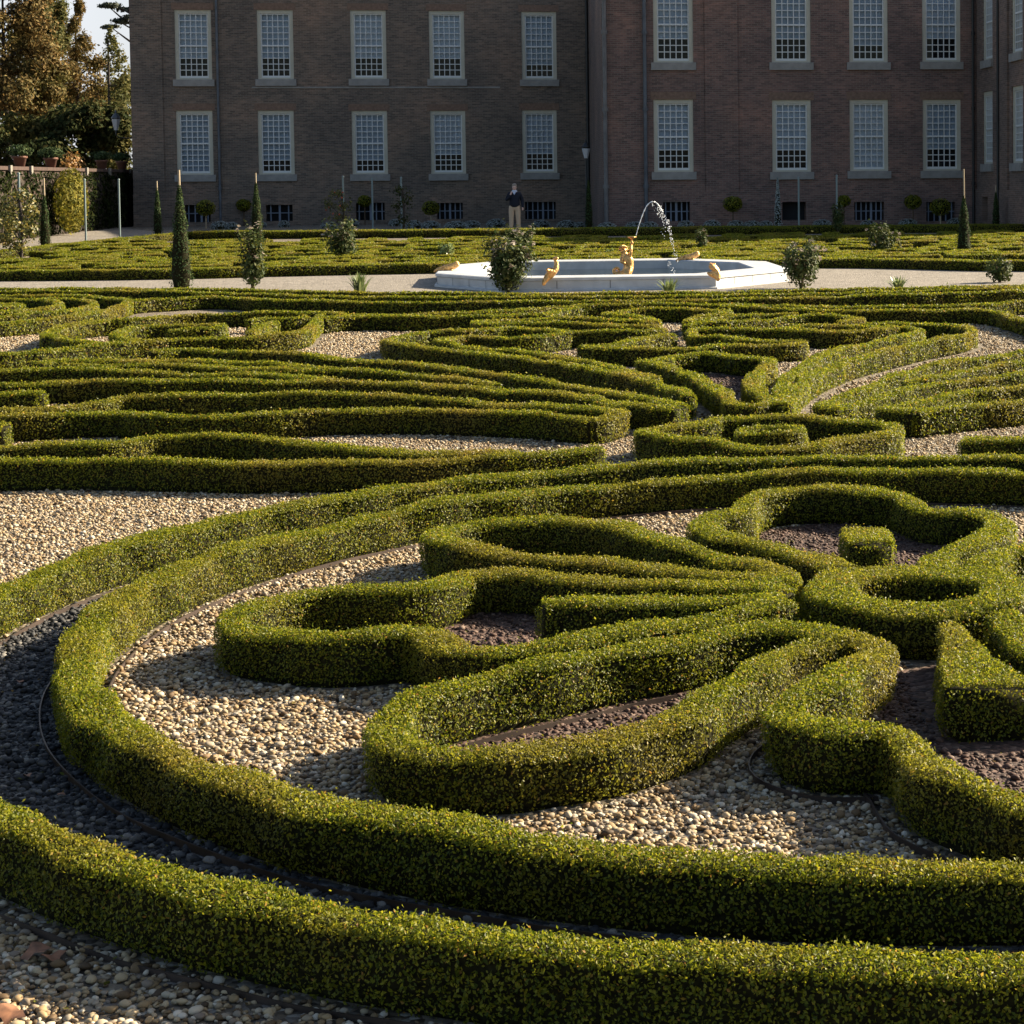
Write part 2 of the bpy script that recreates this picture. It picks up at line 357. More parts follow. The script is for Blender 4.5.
RP('petal', [(838, 631), (862, 634), (878, 641), (868, 653), (840, 672), (812, 688), (790, 702), (788, 714), (803, 722), (831, 728), (863, 728), (890, 728), (906, 737), (917, 752), (935, 769), (974, 784), (1005, 794), (1040, 803), (1085, 805), (1120, 790)], 0.195)
RP('spur', [(949, 618), (964, 645), (990, 684)], (0.12, 0.46))
RP('petal', [(842, 567), (828, 563), (812, 558), (793, 551), (762, 543), (737, 536), (712, 529), (704, 521), (716, 513), (740, 509), (746, 503), (752, 497), (768, 491), (793, 488), (830, 487), (868, 489), (895, 493), (910, 499), (925, 505), (945, 507), (968, 507), (990, 512), (1000, 520), (994, 529), (978, 538), (955, 548), (938, 556), (930, 565)], 0.195)
RP('spur', [(863, 525), (868, 535), (872, 543)], 0.33)
RP('petal', [(976, 570), (990, 557), (1010, 549), (1040, 545), (1090, 540), (1140, 545), (1160, 560), (1120, 575), (1060, 585), (1010, 590)], 0.195)
RP('petal', [(1000, 610), (1030, 635), (1060, 660), (1100, 680)], 0.24)

# ------------------------------------------------------------------ hedges of the middle parterre
H('long dark hedge leaf of two joined strands behind the bright gravel patch at left',
  [(-70, 459), (0, 459), (75, 458), (150, 459), (256, 461), (331, 460), (406, 459), (456, 457), (512, 453), (562, 449), (601, 446)],
  [(-70, 447), (0, 444.5), (50, 442), (100, 442), (128, 440), (150, 436), (175, 434.5), (215, 434.5), (256, 436.5), (306, 441), (356, 445.5), (406, 448), (456, 449), (520, 450)])
H('short hedge stub poking in at the left edge between two long hedge leaves', [(-70, 424), (-20, 424), (7, 424)], w=0.24)
H('long thin hedge loop with a sunlit square end, left of the oval hedge',
  [(-70, 416), (0, 415.5), (50, 413), (90, 411), (120, 411), (150, 414.5), (200, 415.5), (256, 413.5), (331, 409), (406, 408), (512, 411), (562, 414.5), (592, 417)],
  [0.2, (592, 417), (600, 416), (612, 413), (621, 410)],
  [(621, 410), (600, 407), (562, 405), (512, 402), (431, 396.5), (356, 393), (306, 393), (256, 393), (175, 395), (125, 396), (107, 399), (75, 403), (37, 406), (0, 409), (-70, 411)])
H('fan of long hedge strands that join in one blunt end right of the left rows',
  [(150, 350), (185, 347.5), (212, 349), (270, 351.5), (328, 356), (400, 362), (458, 367.5), (530, 378), (562, 383), (607, 390), (654, 399), (681, 405)],
  [(37, 361), (55, 358.5), (140, 358.5), (200, 360), (260, 362), (328, 368), (400, 372), (445, 377), (497, 384)],
  [(60, 364), (130, 364), (198, 365), (270, 367.5), (328, 369)],
  [(-60, 370), (0, 370), (82, 368.5), (140, 370), (270, 373), (331, 378.5)],
  [(-60, 383.5), (0, 383), (41, 381.5), (140, 380), (270, 380), (331, 380), (400, 381.5), (458, 386), (530, 391), (560, 393), (583, 396), (607, 400), (640, 404), (676, 407)])
H('short hedge stub with a lit end at the left edge below the fan of strands', [(-60, 391), (0, 391), (44, 390)], w=0.24)
H('long hedge leaf of nested strands sweeping to a blunt tip left of the red gravel',
  [(566, 331), (540, 328), (512, 326.5), (471, 329.5), (431, 331), (400, 335), (387, 340), (406, 344.5), (456, 350), (512, 356), (562, 362), (612, 371), (650, 379), (676, 388), (689, 396)],
  [(568, 332), (540, 335.5), (512, 337), (473, 334.5), (448, 337), (441, 340), (455, 343.5), (481, 347), (512, 349.5), (562, 356.5), (612, 366), (655, 377)],
  [(566, 331), (579, 330.5), (616, 330.5), (645, 330), (664, 328.5)])
H('hooked hedge with a blunt left end and a rounded knob left of the axis',
  [(580, 344.5), (616, 346.5), (660, 347.5), (692, 347)], [(580, 344.5), (605, 344), (622, 341.8), (639, 337.8), (650, 335.3), (662, 334), (668, 333.5)], [0.34, (664, 332.5), (670, 333)])
H('hooked hedge with a lit square right end beside the wedge shaped hedge',
  [(692, 328.5), (697, 334.5), (722, 335), (738, 338.5), (755, 340), (803, 340.3)], [(803, 340.3), (800, 342), (780, 343.2), (736, 344), (722, 344.5), (690, 347.5)])
H('slim hedge arc behind the wedge shaped hedge',
  [(692, 328.5), (740, 328), (780, 328.5), (807, 330.5), (838, 331.3), (873, 329.5), (892, 327.5), (884, 325.5), (840, 323), (808, 323.8), (784, 326.5)])
H('vase shaped hedge around the small red gravel bed in the middle',
  ['c', (642, 358.5), (655, 362), (667, 366), (688, 373), (708, 382), (722, 391), (731, 399.5), (742, 402.5), (760, 402.5), (769, 400), (765, 395), (757, 387), (750, 380.5), (757, 371), (769, 362), (764, 356.5), (742, 355.5), (722, 352.8), (706, 352), (686, 353), (670, 354.5), (662, 357)], w=0.2)
H('oval hedge with scalloped front edge behind the outer ring hedge',
  ['c', (641, 431), (654, 435), (669, 437), (700, 438.5), (716, 440), (731, 443), (762, 445.5), (794, 444.5), (812, 443.5), (833, 439.5), (846, 436.5), (862, 435), (878, 433), (890, 430), (897, 426.5), (889, 423.5), (872, 421.5), (833, 419), (794, 416), (762, 415.5), (723, 416), (708, 419), (693, 421), (669, 424), (648, 427.5)])
H('tiny ring hedge inside the oval hedge', ['c', (738, 428.6), (756, 425.2), (776, 424.4), (795, 425.2), (803, 428.4), (794, 431.6), (765, 432.6), (744, 431.4)], w=0.13)
H('bright wedge shaped hedge of two strands, wide end away and point at the oval hedge',
  [(808, 324), (840, 323), (880, 322.3), (910, 322.5), (955, 324.2), (969, 327.3), (972, 330.5), (958, 335), (925, 341), (890, 349), (866, 354.5), (838, 363), (815, 372.5), (795, 387), (784, 402)],
  [(905, 326.5), (919, 329), (910, 333), (897, 336), (866, 342), (835, 350), (812, 360), (792, 372.5), (781, 386), (780, 402)])
H('leaf shaped hedge of joined strands right of the narrow gravel strip',
  [(1100, 341), (1024, 349.5), (1001, 353), (955, 359.5), (916, 368.5), (890, 376.5), (867, 386), (841, 395), (822, 403)],
  [(1100, 352), (1024, 361), (981, 367), (942, 375), (905, 381)], [(1100, 363), (1024, 372), (969, 378.5), (918, 385.5), (884, 394), (855, 401), (836, 406)], [0.17, (819, 404), (838, 407.5)], w=0.15)
H('leaf shaped hedge of two strands with a blunt left end behind the right gravel triangle',
  [(1100, 378), (1024, 385.5), (986, 389), (952, 394), (909, 402.5), (880, 407)], [(1100, 391), (1024, 399.5), (985, 403), (952, 406.5), (915, 411)], [0.2, (880, 407), (898, 409), (914, 411)])
H('straight low hedge with a square left end at the right edge just behind the rings', [(962, 438.5), (1000, 439), (1100, 440)], w=0.23)
# scrolls further back
H('scroll hedge of nested lit curves at the far left edge, below the gravel path',
  [(-60, 296), (0, 295.5), (55, 295.2), (96, 296), (121, 298.2), (128, 301.5), (116, 306), (96, 311), (55, 317), (0, 322), (-60, 326)],
  [(40, 297.5), (76, 298.5), (91, 301), (94, 303.8), (83, 307), (64, 310.5), (30, 313.2), (0, 316), (-60, 319)],
  [(-60, 299), (0, 298), (40, 298.6), (56, 301), (60, 303.8), (52, 306.4), (30, 308.5), (0, 310.5), (-60, 313)],
  [(-60, 303), (0, 302), (16, 302.8), (22, 304), (12, 305.5), (0, 306.5), (-60, 309)])
H('broad scroll hedge that turns a square lit corner left of the inner gravel bed',
  [(-60, 356), (0, 353), (41, 349.5), (87, 345), (140, 340), (171, 338), (212, 336.5), (247, 336), (275, 334.5), (300, 331.5), (310, 325), (317, 319), (320, 315)],
  [(350, 314), (337, 312.2), (320, 311.5), (270, 312), (198, 313.5), (171, 315), (140, 318.5), (96, 321), (68, 325), (50, 330), (46, 334), (58, 337), (75, 340), (100, 340.5)],
  [(248, 318.8), (270, 317), (290, 317), (308, 315.5)], [(274, 320), (262, 324.5), (250, 331.5)])
H('flat oval hedge loop with an inner bar inside the broad scroll hedge',
  [(137, 338), (123, 337.3), (116, 333.5), (122, 329.5), (140, 326), (164, 325), (212, 324), (222, 325.5), (216, 327.5), (195, 328.5), (168, 329.5)])
H('front strand of the long border hedges along the path, joined to the left scroll',
  [(132, 300.5), (150, 299), (171, 298), (212, 296), (240, 297), (270, 299), (330, 300.5), (400, 301), (530, 300), (660, 299.2), (780, 297), (850, 295.2), (910, 293.8), (1024, 289.8), (1100, 287)])
H('middle strand of the long border hedges along the path before the fountain',
  [(-60, 291.5), (0, 291), (140, 290.4), (200, 291.8), (270, 294), (400, 296), (530, 296), (660, 295.2), (780, 293.6), (910, 289.8), (1024, 286.8), (1100, 284.5)])
H('back strand of the border hedges, right at the edge of the fountain path',
  [(-60, 287.4), (0, 287.6), (150, 288), (250, 289), (300, 290.3), (400, 292.2), (530, 292.7), (650, 291.8), (780, 290.2), (880, 287.7), (1024, 284.2), (1100, 282)])
H('long hedge running right from the broad scroll behind the inner gravel bed',
  [(322, 318), (337, 316.6), (369, 315.2), (400, 316), (458, 315), (499, 314.8), (525, 313.5), (541, 314)],
  [(352, 313.5), (400, 313.2), (458, 312), (506, 310.3), (530, 308.6), (547, 307.2), (588, 304.4), (629, 303.3), (660, 302.5), (722, 303.3), (780, 304.2), (816, 306), (910, 305.6), (961, 304.8)],
  [(541, 314), (556, 310.5), (580, 307)])
H('pointed hedge loop pointing left behind the long leaf shaped hedge',
  [(656, 321.5), (622, 319), (588, 317.5), (561, 317), (530, 318), (495, 319), (477, 321.3), (486, 323.8), (520, 322), (561, 321.6), (602, 323), (640, 324.6), (658, 323.8)])
H('bow shaped hedge with two lit arms on the axis near the fountain',
  [(656, 320.5), (650, 317.8), (630, 315), (606, 312.2), (616, 310.4), (645, 308.2), (685, 308), (716, 310), (727, 310.2), (722, 312.6), (703, 314.8), (691, 317), (688, 320.5)])
H('thin hedge strand that ends in a lit point behind the wedge shaped hedge at right',
  [(685, 324.3), (701, 323), (736, 321.3), (770, 318.4), (795, 315.6), (825, 314.6), (850, 316.4), (861, 318.5), (840, 320.5)], [(700, 318.5), (729, 315.2), (780, 313.4), (797, 313.8)])
H('long hedge with a dark front that bends toward the right edge beside gravel',
  [(722, 305.3), (780, 307.7), (850, 308.8), (910, 309.3), (978, 308.8), (995, 310.5), (1010, 314.5), (1040, 323), (1100, 335)], [(961, 305), (985, 303.5), (1024, 300.5), (1100, 297)])

# ------------------------------------------------------------------ far parterre beyond the fountain
FH = 0.25
H('long clipped border hedge with a dark front along the far side of the fountain path',
  [(-60, 270.5), (0, 270), (128, 269), (200, 267.8), (270, 266), (400, 263.5), (520, 261.8), (690, 259.5), (830, 257.8), (900, 258.5), (980, 260.3), (1024, 260.5), (1100, 261)], w=0.5, h=0.28)
H('straight back border hedge of the far parterre at the foot of the brick building',
  [(195, 231.2), (300, 230.4), (430, 229.4), (560, 228.3), (700, 226.9), (850, 225.4), (1000, 224.4), (1080, 224)], w=0.7, h=0.28)
H('slanting border hedge of the far parterre beside the light path at left',
  [(-50, 256), (0, 250.6), (54, 244.6), (128, 237.5), (165, 234.3), (188, 231.6)], w=0.5)
def scroll(u, v, r, s, k, ph):
    """an S of two spirals"""
    tt = np.linspace(0, 1, 26); out = []
    for sg in (-1, 1):
        rr = r * (1 - 0.62 * tt); an = ph + sg * 0 + tt * 2 * math.pi * k
        x = sg * (r - rr * np.cos(an) ) ; y = sg * rr * np.sin(an) * s
        q = np.stack([u + x, v + y], 1)
        out.append(q[::-1] if sg < 0 else q[1:])
    q = np.concatenate(out)
    return q[:, :1] * E1 + q[:, 1:] * E2
rr = random.Random(5)
farpos = []
vrow = [52.9, 55.0, 57.1, 59.3, 61.4, 63.2, 64.9]
for ri, v in enumerate(vrow):
    u = -16.5 + 0.8 * (ri % 2) + max(0, 0) 
    while u < 19:
        farpos.append((u, v, ri)); u += 3.5 + rr.uniform(-.2, .5)
for (u, v, ri) in farpos:
    p = uv(u, v)
    pxl = CX + p[0] / p[1] * F
    lim = at(0, 250.6, .25); ul = lim[:2] @ E1
    if v + .35 > at(np.clip(pxl, 195, 1080), np.interp(pxl, [195, 430, 1000], [231.2, 229.4, 224.4]), .28)[:2] @ E2: continue
    if pxl > 1075 or u - 1.6 < ul + 0.6: continue
    G = Geo(); kind = rr.choice('sssrl')
    if kind == 's': hedge_into(G, scroll(u, v, rr.uniform(.72, .9), rr.choice([-1.0, 1.0, .8]), rr.uniform(.62, .85), rr.uniform(-.3, .4)), 0.26, FH)
    elif kind == 'r':
        t = np.linspace(0, 2 * math.pi, 20, endpoint=False); a = rr.uniform(1.1, 1.5); b = rr.uniform(.7, .95)
        q = np.stack([u + a * np.cos(t) * (1 + .14 * np.cos(3 * t)), v + b * np.sin(t)], 1); hedge_into(G, q[:, :1] * E1 + q[:, 1:] * E2, 0.26, FH, True)
    else:
        t = np.linspace(-1, 1, 14); q = np.concatenate([np.stack([u + 1.5 * t, v + .75 * (1 - t * t)], 1), np.stack([u + 1.5 * t[::-1], v - .55 * (1 - t[::-1] ** 2)], 1)[1:]])
        hedge_into(G, q[:, :1] * E1 + q[:, 1:] * E2, 0.26, FH)
    # a strand of the bed's filling, joined to the scroll
    t = np.linspace(-1.7, 1.7, 10); q = np.stack([u + t, v - 0.95 + .22 * np.cos(t * 1.9 + ri)], 1); hedge_into(G, q[:, :1] * E1 + q[:, 1:] * E2, 0.26, FH)
    t = np.linspace(-.95, .2, 5); q = np.stack([u + .2 + 0 * t, v + t], 1); hedge_into(G, q[:, :1] * E1 + q[:, 1:] * E2, 0.26, FH)
    where = 'left of the fountain' if pxl < 436 else 'behind the fountain basin' if pxl < 787 else 'right of the fountain'
    o = build('parterre_scroll', G, [MT['boxbody'], MT['box']], None, (p[0], p[1], float(ground(*p))))
    tag(o, 'low curled box hedge in the far parterre, %s' % where, 'hedge', 'curled hedges of the far parterre %s' % where)

# ------------------------------------------------------------------ ground, paths, gravel
def sheet(name, us, vs, m, dz=0.0):
    g = Geo(); U, Vv = np.meshgrid(us, vs, indexing='ij')
    P = U[..., None] * E1 + Vv[..., None] * E2
    z = ground(P[..., 0], P[..., 1]) + dz
    V = np.concatenate([P, z[..., None]], -1).reshape(-1, 3); n, k = len(us), len(vs)
    i = np.arange(n - 1)[:, None]; j = np.arange(k - 1)[None]
    g.add(V, np.stack([i * k + j, (i + 1) * k + j, (i + 1) * k + j + 1, i * k + j + 1], -1).reshape(-1, 4), 0, True)
    return structure(build(name, g, m))
sheet('ground', np.array([-900, -200, -60, -30, 0, 30, 60, 200, 900.]), np.concatenate([[-30., 0, 20, 40], np.arange(50, 82, 0.5), [90, 120, 200, 400, 1200.]]), MT['gravel'])
def strip_sheet(name, A, B, m, dz, n=40):
    """a sheet between two ground lines"""
    A, B = spline(np.array(A)[:, :2], False, .5), spline(np.array(B)[:, :2], False, .5)
    f = lambda P: np.stack([np.interp(np.linspace(0, 1, n), np.linspace(0, 1, len(P)), P[:, q]) for q in (0, 1)], 1)
    A, B = f(A), f(B); k = 16; t = np.linspace(0, 1, k)[None, :, None]
    P = A[:, None] * (1 - t) + B[:, None] * t; z = ground(P[..., 0], P[..., 1]) + dz
    V = np.concatenate([P, z[..., None]], -1).reshape(-1, 3)
    i = np.arange(n - 1)[:, None]; j = np.arange(k - 1)[None]; g = Geo()
    g.add(V, np.stack([i * k + j, (i + 1) * k + j, (i + 1) * k + j + 1, i * k + j + 1], -1).reshape(-1, 4), 0, True)
    return structure(build(name, g, m))
gp = lambda L: [at(x, y, 0) for x, y in L]
strip_sheet('gravel_path', gp([(-60, 291), (0, 291), (200, 292), (400, 296), (530, 297), (660, 296), (780, 294), (1024, 288), (1100, 286)]),
            gp([(-60, 278), (0, 277), (128, 276), (270, 273), (400, 270.5), (530, 268), (690, 266), (830, 264), (980, 266), (1100, 266.5)]), MT['path'], 0.012)
strip_sheet('side_path', [uv(-17, 40), uv(-17, 60), uv(-17, 80), uv(-17, 88)], gp([(-160, 272), (-50, 261), (0, 255.5), (54, 249.5), (128, 242.2), (188, 236)]), MT['path'], 0.012)

def poly_in(P, poly):
    x, y = P[:, 0], P[:, 1]; r = np.zeros(len(P), bool); n = len(poly)
    for i in range(n):
        x1, y1 = poly[i]; x2, y2 = poly[(i + 1) % n]
        c = ((y1 > y) != (y2 > y)) & (x < (x2 - x1) * (y - y1) / (y2 - y1 + 1e-12) + x1); r ^= c
    return r
REDS = []
def red_bed(pts):
    P = np.array([at(x, y, HT)[:2] for x, y in pts]); REDS.append(P)
    g = Geo(); g.add(np.c_[P, np.full(len(P), 0.004)], [list(range(len(P)))], 0, False)
    return structure(build('crushed_brick_bed', g, MT['redg']))
red_bed([(446, 566), (512, 567), (620, 580), (800, 588), (800, 600), (712, 615), (612, 631), (512, 647), (440, 640), (425, 628), (440, 590)])
red_bed([(392, 725), (410, 703), (431, 690), (512, 671), (612, 649), (712, 632), (800, 616), (840, 622), (750, 668), (686, 708), (607, 732), (512, 746), (412, 742)])
red_bed([(850, 584), (812, 560), (712, 529), (716, 513), (752, 497), (830, 487), (910, 499), (990, 512), (994, 529), (925, 570)])
red_bed([(890, 622), (885, 650), (862, 690), (870, 728), (906, 737), (935, 769), (1040, 803), (1120, 790), (1090, 690), (1010, 625), (960, 612)])
red_bed([(655, 362), (688, 373), (722, 391), (742, 402), (765, 400), (750, 380), (768, 362), (742, 355), (686, 353)])
t = np.linspace(R_(40), R_(310), 120)
g = Geo(); c1 = np.stack([C0[0] + 4.14 * np.cos(t), C0[1] + 4.14 * np.sin(t), 0 * t + .004], 1); c2 = np.stack([C0[0] + 4.73 * np.cos(t), C0[1] + 4.73 * np.sin(t), 0 * t + .004], 1)
i = np.arange(119); g.add(np.concatenate([c1, c2]), np.stack([i, i + 120, i + 121, i + 1], 1), 0, False)
structure(build('slate_band', g, MT['slate']))

# pebbles
occ = np.zeros((1400, 1000), bool); ox, oy, cs = -14.0, 2.0, 0.02
for P, hw in FOOT:
    if np.hypot(P[:, 0], P[:, 1]).min() > 20: continue
    P = np.concatenate([P[:-1] * (1 - q) + P[1:] * q for q in (0, .5)])
    k = int((hw - 0.01) / cs); yy, xx = np.mgrid[-k:k + 1, -k:k + 1]; msk = xx ** 2 + yy ** 2 <= k * k; dx, dy = xx[msk], yy[msk]
    ix = ((P[:, 0] - ox) / cs).astype(int)[:, None] + dx; iy = ((P[:, 1] - oy) / cs).astype(int)[:, None] + dy
    ok = (ix >= 0) & (ix < 1400) & (iy >= 0) & (iy < 1000); occ[ix[ok], iy[ok]] = True
def ico(sub):
    import bmesh
    bm = bmesh.new(); bmesh.ops.create_icosphere(bm, subdivisions=sub, radius=1.0)
    v = np.array([x.co[:] for x in bm.verts]); f = np.array([[q.index for q in x.verts] for x in bm.faces]); bm.free(); return v, f
def pebbles(name, P, rad, m, label=None):
    G = Geo()
    d = np.hypot(P[:, 0], P[:, 1])
    for lo, hi, sub in ((0, 10.5, 2), (10.5, 99, 1)):
        s = (d >= lo) & (d < hi); k = s.sum()
        if not k: continue
        v, f = ico(sub); p = P[s]; r = rad[s]
        V = np.broadcast_to(v, (k,) + v.shape).copy()
        V *= 1 + 0.16 * np.sin(V @ rng.normal(size=(3, 1)) * 2.2 + rng.random((k, 1, 1)) * 6) + .1 * np.sin(V[..., [1, 2, 0]] * 3 + rng.random((k, 1, 3)) * 6)
        V *= np.stack([np.ones(k), rng.uniform(.65, .95, k), rng.uniform(.45, .75, k)], 1)[:, None] * r[:, None, None]
        a = rng.random(k) * 6.283; ti = rng.normal(0, .25, k)
        x, y, z = V[..., 0].copy(), V[..., 1].copy(), V[..., 2].copy()
        c, s_ = np.cos(ti)[:, None], np.sin(ti)[:, None]; y, z = c * y - s_ * z, s_ * y + c * z
        c, s_ = np.cos(a)[:, None], np.sin(a)[:, None]; x, y = c * x - s_ * y, s_ * x + c * y
        V = np.stack([x + p[:, :1], y + p[:, 1:2], z + (r * rng.uniform(.1, .75, k))[:, None]], -1)
        n = len(v); F_ = (f[None] + (np.arange(k) * n)[:, None, None]).reshape(-1, 3)
        G.add(V.reshape(-1, 3), F_, 0, True)
    o = build(name, G, m); o['kind'] = 'stuff'; return o
N = 235000
dd_ = np.sqrt(rng.uniform(5.3 ** 2, 19.0 ** 2, N)); xx_ = rng.uniform((-40 - CX) / F, (1064 - CX) / F, N) * dd_
P = np.stack([xx_, dd_], 1)
ix, iy = ((P[:, 0] - ox) / cs).astype(int), ((P[:, 1] - oy) / cs).astype(int)
P = P[~occ[np.clip(ix, 0, 1399), np.clip(iy, 0, 999)]]
P = P[(P[:, 1] < 15.5) | (rng.random(len(P)) < .6)]
rc = np.hypot(P[:, 0] - C0[0], P[:, 1] - C0[1]); isl = (rc > 4.13) & (rc < 4.74)
isr = np.zeros(len(P), bool)
for q in REDS: isr |= poly_in(P, q)
isr &= ~isl
rad = np.clip(rng.lognormal(-4.63, .33, len(P)), .0045, .022)
Nf = 120000; d2 = np.sqrt(rng.uniform(19.0 ** 2, 33.0 ** 2, Nf)); P2 = np.stack([rng.uniform((-30 - CX) / F, (1054 - CX) / F, Nf) * d2, d2], 1)
fo = np.concatenate([p for p, h_ in FOOT if 17 < np.hypot(p[:, 0], p[:, 1]).mean() < 36 or len(p) > 150])
gi = np.zeros((400, 300), bool); q_ = ((fo - np.array([-20., 16.])) / .1).astype(int); kk = (q_[:, 0] >= 1) & (q_[:, 0] < 399) & (q_[:, 1] >= 1) & (q_[:, 1] < 299)
for sx in (-1, 0, 1):
    for sy in (-1, 0, 1): gi[q_[kk, 0] + sx, q_[kk, 1] + sy] = True
q2 = ((P2 - np.array([-20., 16.])) / .1).astype(int); P2 = P2[~gi[np.clip(q2[:, 0], 0, 399), np.clip(q2[:, 1], 0, 299)]]
pv = P2 @ E2; P2 = P2[pv < 33.5]
P = np.concatenate([P, P2]); rad = np.concatenate([rad, rng.uniform(.014, .024, len(P2))]); isl = np.concatenate([isl, np.zeros(len(P2), bool)])
r2 = np.zeros(len(P2), bool)
for q in REDS: r2 |= poly_in(P2, q)
isr = np.concatenate([isr, r2])
pebbles('gravel_pebbles', P[~isl & ~isr], rad[~isl & ~isr], MT['peb_beige'])
pebbles('slate_chips', P[isl], rad[isl] * 1.15, MT['peb_slate'])
pebbles('crushed_brick', P[isr], rad[isr] * .95, MT['peb_red'])

# steel edging, hose, leaves
def strip_wall(G, P, h, t=0.006):
    P = np.asarray(P)[:, :2]; T = np.gradient(P, axis=0); T /= np.linalg.norm(T, axis=1)[:, None] + 1e-9; Nn = np.stack([-T[:, 1], T[:, 0]], 1) * t / 2
    n = len(P); hh = h + .004 * np.sin(np.arange(n) * .35)
    V = np.stack([np.c_[P - Nn, 0 * hh - .01], np.c_[P - Nn, hh], np.c_[P + Nn, hh], np.c_[P + Nn, 0 * hh - .01]], 1).reshape(-1, 3)
    i = np.arange(n - 1)[:, None]; j = np.arange(3)[None]
    G.add(V, np.stack([i * 4 + j, (i + 1) * 4 + j, (i + 1) * 4 + j + 1, i * 4 + j + 1], -1).reshape(-1, 4), 0, False)
def arc(r, a0, a1):
    t = np.linspace(R_(a0), R_(a1), 200); return np.stack([C0[0] + r * np.cos(t) , C0[1] + r * np.sin(t)], 1)
def edging(label, P, h=0.04):
    G = Geo(); strip_wall(G, P, h); p = P[len(P) // 2]; tag(build('steel_edging', G, MT['edging'], None, (p[0], p[1], 0)), label, 'edging')
edging('thin curved steel edging on the gravel side of the inner ring hedge', arc(3.94, 60, 300), .025)
edging('thin dark steel edging curving through the slate band beside the inner ring hedge', arc(4.225, 100, 275), .03)
edging('thin rusty steel edging along the slate side of the outer ring hedge', arc(4.70, 100, 290), .025)
edging('thin steel edging outside the outer ring hedge at the bottom left corner', arc(4.975, 180, 275), .022)
def offs(pts, o, a=0, b=None, h=HT):
    P = spline(top(pts, h)[:, :2], False, .05); T = np.gradient(P, axis=0); T /= np.linalg.norm(T, axis=1)[:, None]
    return (P + np.stack([-T[:, 1], T[:, 0]], 1) * o)
edging('steel edging round the outside of the big lower left petal', offs([(431, 690), (402, 703), (389, 719), (392, 733), (412, 742), (446, 746), (512, 746), (559, 739), (607, 732), (639, 724), (686, 708), (712, 691), (750, 668)], .15), .03)
edging('rusty steel edging inside the big lower left petal', offs([(450, 684), (512, 671), (562, 660), (612, 649), (662, 641)], -.14), .025)
edging('steel edging round the rounded end of the left club shaped petal', offs([(306, 591), (268, 600), (243, 609), (233, 618), (246, 625), (281, 630), (331, 634)], .155), .025)
edging('steel edging along the wavy petal at the lower right', offs([(812, 688), (790, 702), (788, 714), (803, 722), (831, 728), (863, 728), (890, 728), (906, 737), (917, 752), (935, 769), (974, 784), (1005, 794)], -.155), .03)
G = Geo(); G.tube(spline(np.array([list(at(x, y, 0)[:2]) + [.02] for x, y in [(936, 672), (938, 700), (941, 722), (948, 736), (957, 742)]]), False, .03), .008, 6)
o = build('irrigation_hose', G, MT['hose']); tag(o, 'black irrigation hose lying beside the short hedge spur at the right', 'hose')
MT['deadleaf'] = plain('dead_leaf', (0.22, 0.10, 0.05), 0.7, noise=.5, nscale=30)
for (x, y, s, lb) in [(36, 953, .05, 'large reddish brown fallen leaf on the gravel below the outer hedge, left one of two'), (52, 957, .045, 'large reddish brown fallen leaf on the gravel below the outer hedge, right one of two'), (12, 1014, .05, 'brown fallen leaf on the gravel in the bottom left corner'), (27, 776, .022, 'small orange fallen leaf on the dark slate band, left of its neighbour'), (60, 796, .02, 'small orange fallen leaf on the dark slate band near the steel edging'), (20, 682, .02, 'orange fallen leaf on the slate band at the left edge')]:
    p = at(x, y, .02); G = Geo(); k = 11; t = np.linspace(0, 2 * math.pi, k, endpoint=False); r = s * (1 + .3 * np.cos(5 * t))
    V = np.stack([r * np.cos(t), .75 * r * np.sin(t), .25 * s * np.cos(2 * t + x)], 1); V = np.vstack([[0, 0, 0], V]); 
    G.add(V, [(0, 1 + q, 1 + (q + 1) % k) for q in range(k)], 0, True)
    o = build('fallen_leaf', G, MT['deadleaf']); o.location = (p[0], p[1], .026); o.rotation_euler = (.1, .15, x); tag(o, lb, 'leaf', 'fallen leaves')

lit = np.stack([rng.uniform((-40 - CX) / F, (1064 - CX) / F, 2600), np.sqrt(rng.uniform(5.3 ** 2, 16.0 ** 2, 2600))], 1); lit[:, 0] *= lit[:, 1]
ix, iy = ((lit[:, 0] - ox) / cs).astype(int), ((lit[:, 1] - oy) / cs).astype(int); lit = lit[~occ[np.clip(ix, 0, 1399), np.clip(iy, 0, 999)]]
MT['litter'] = leafy('litter', [(0, (0.05, 0.035, 0.015)), (.5, (0.14, 0.085, 0.03)), (.8, (0.10, 0.11, 0.02)), (1, (0.22, 0.12, 0.04))], .8, .1, .1, spec=.1)
G = Geo(); G.leaves(np.c_[lit, rng.uniform(.016, .026, len(lit))], np.tile([0, 0, 1.], (len(lit), 1)), rng.uniform(.010, .026, len(lit)), 0, jit=.6)
structure(build('leaf_litter', G, MT['litter']), 'stuff')

# ------------------------------------------------------------------ fountain
MT['marble'] = plain('pale_marble', (0.50, 0.51, 0.52), 0.45, noise=.16, nscale=3, bump=.1)
MT['gold'] = plain('gilding', (0.74, 0.42, 0.155), 0.4, 0.75, noise=.35, nscale=16, bump=1.0)
MT['water'] = plain('basin_water', (0.012, 0.018, 0.016), 0.03, 0, .5, bump=.03, nscale=4)
MT['spray'] = plain('water_spray', (0.85, 0.88, 0.92), 0.25)
fc = at(611, 279.5, .3)[:2]; pf = at(611, 277.2, .3)[:2]; pb = at(611, 259.8, .3)[:2]
fv0, fv1 = pf @ E2, pb @ E2
xl, xr = at(436.5, 274.5, .3)[:2] @ E1, at(786, 268.5, .3)[:2] @ E1
fl, fr = at(503, 279, .3)[:2] @ E1, at(716, 275.8, .3)[:2] @ E1
fu, fv = (xl + xr) / 2, (fv0 + fv1) / 2
hw, hd = (xr - xl) / 2, (fv1 - fv0) / 2; fe = (fr - fl) / 2; fm = (fl + fr) / 2 - fu; se = hd * .42
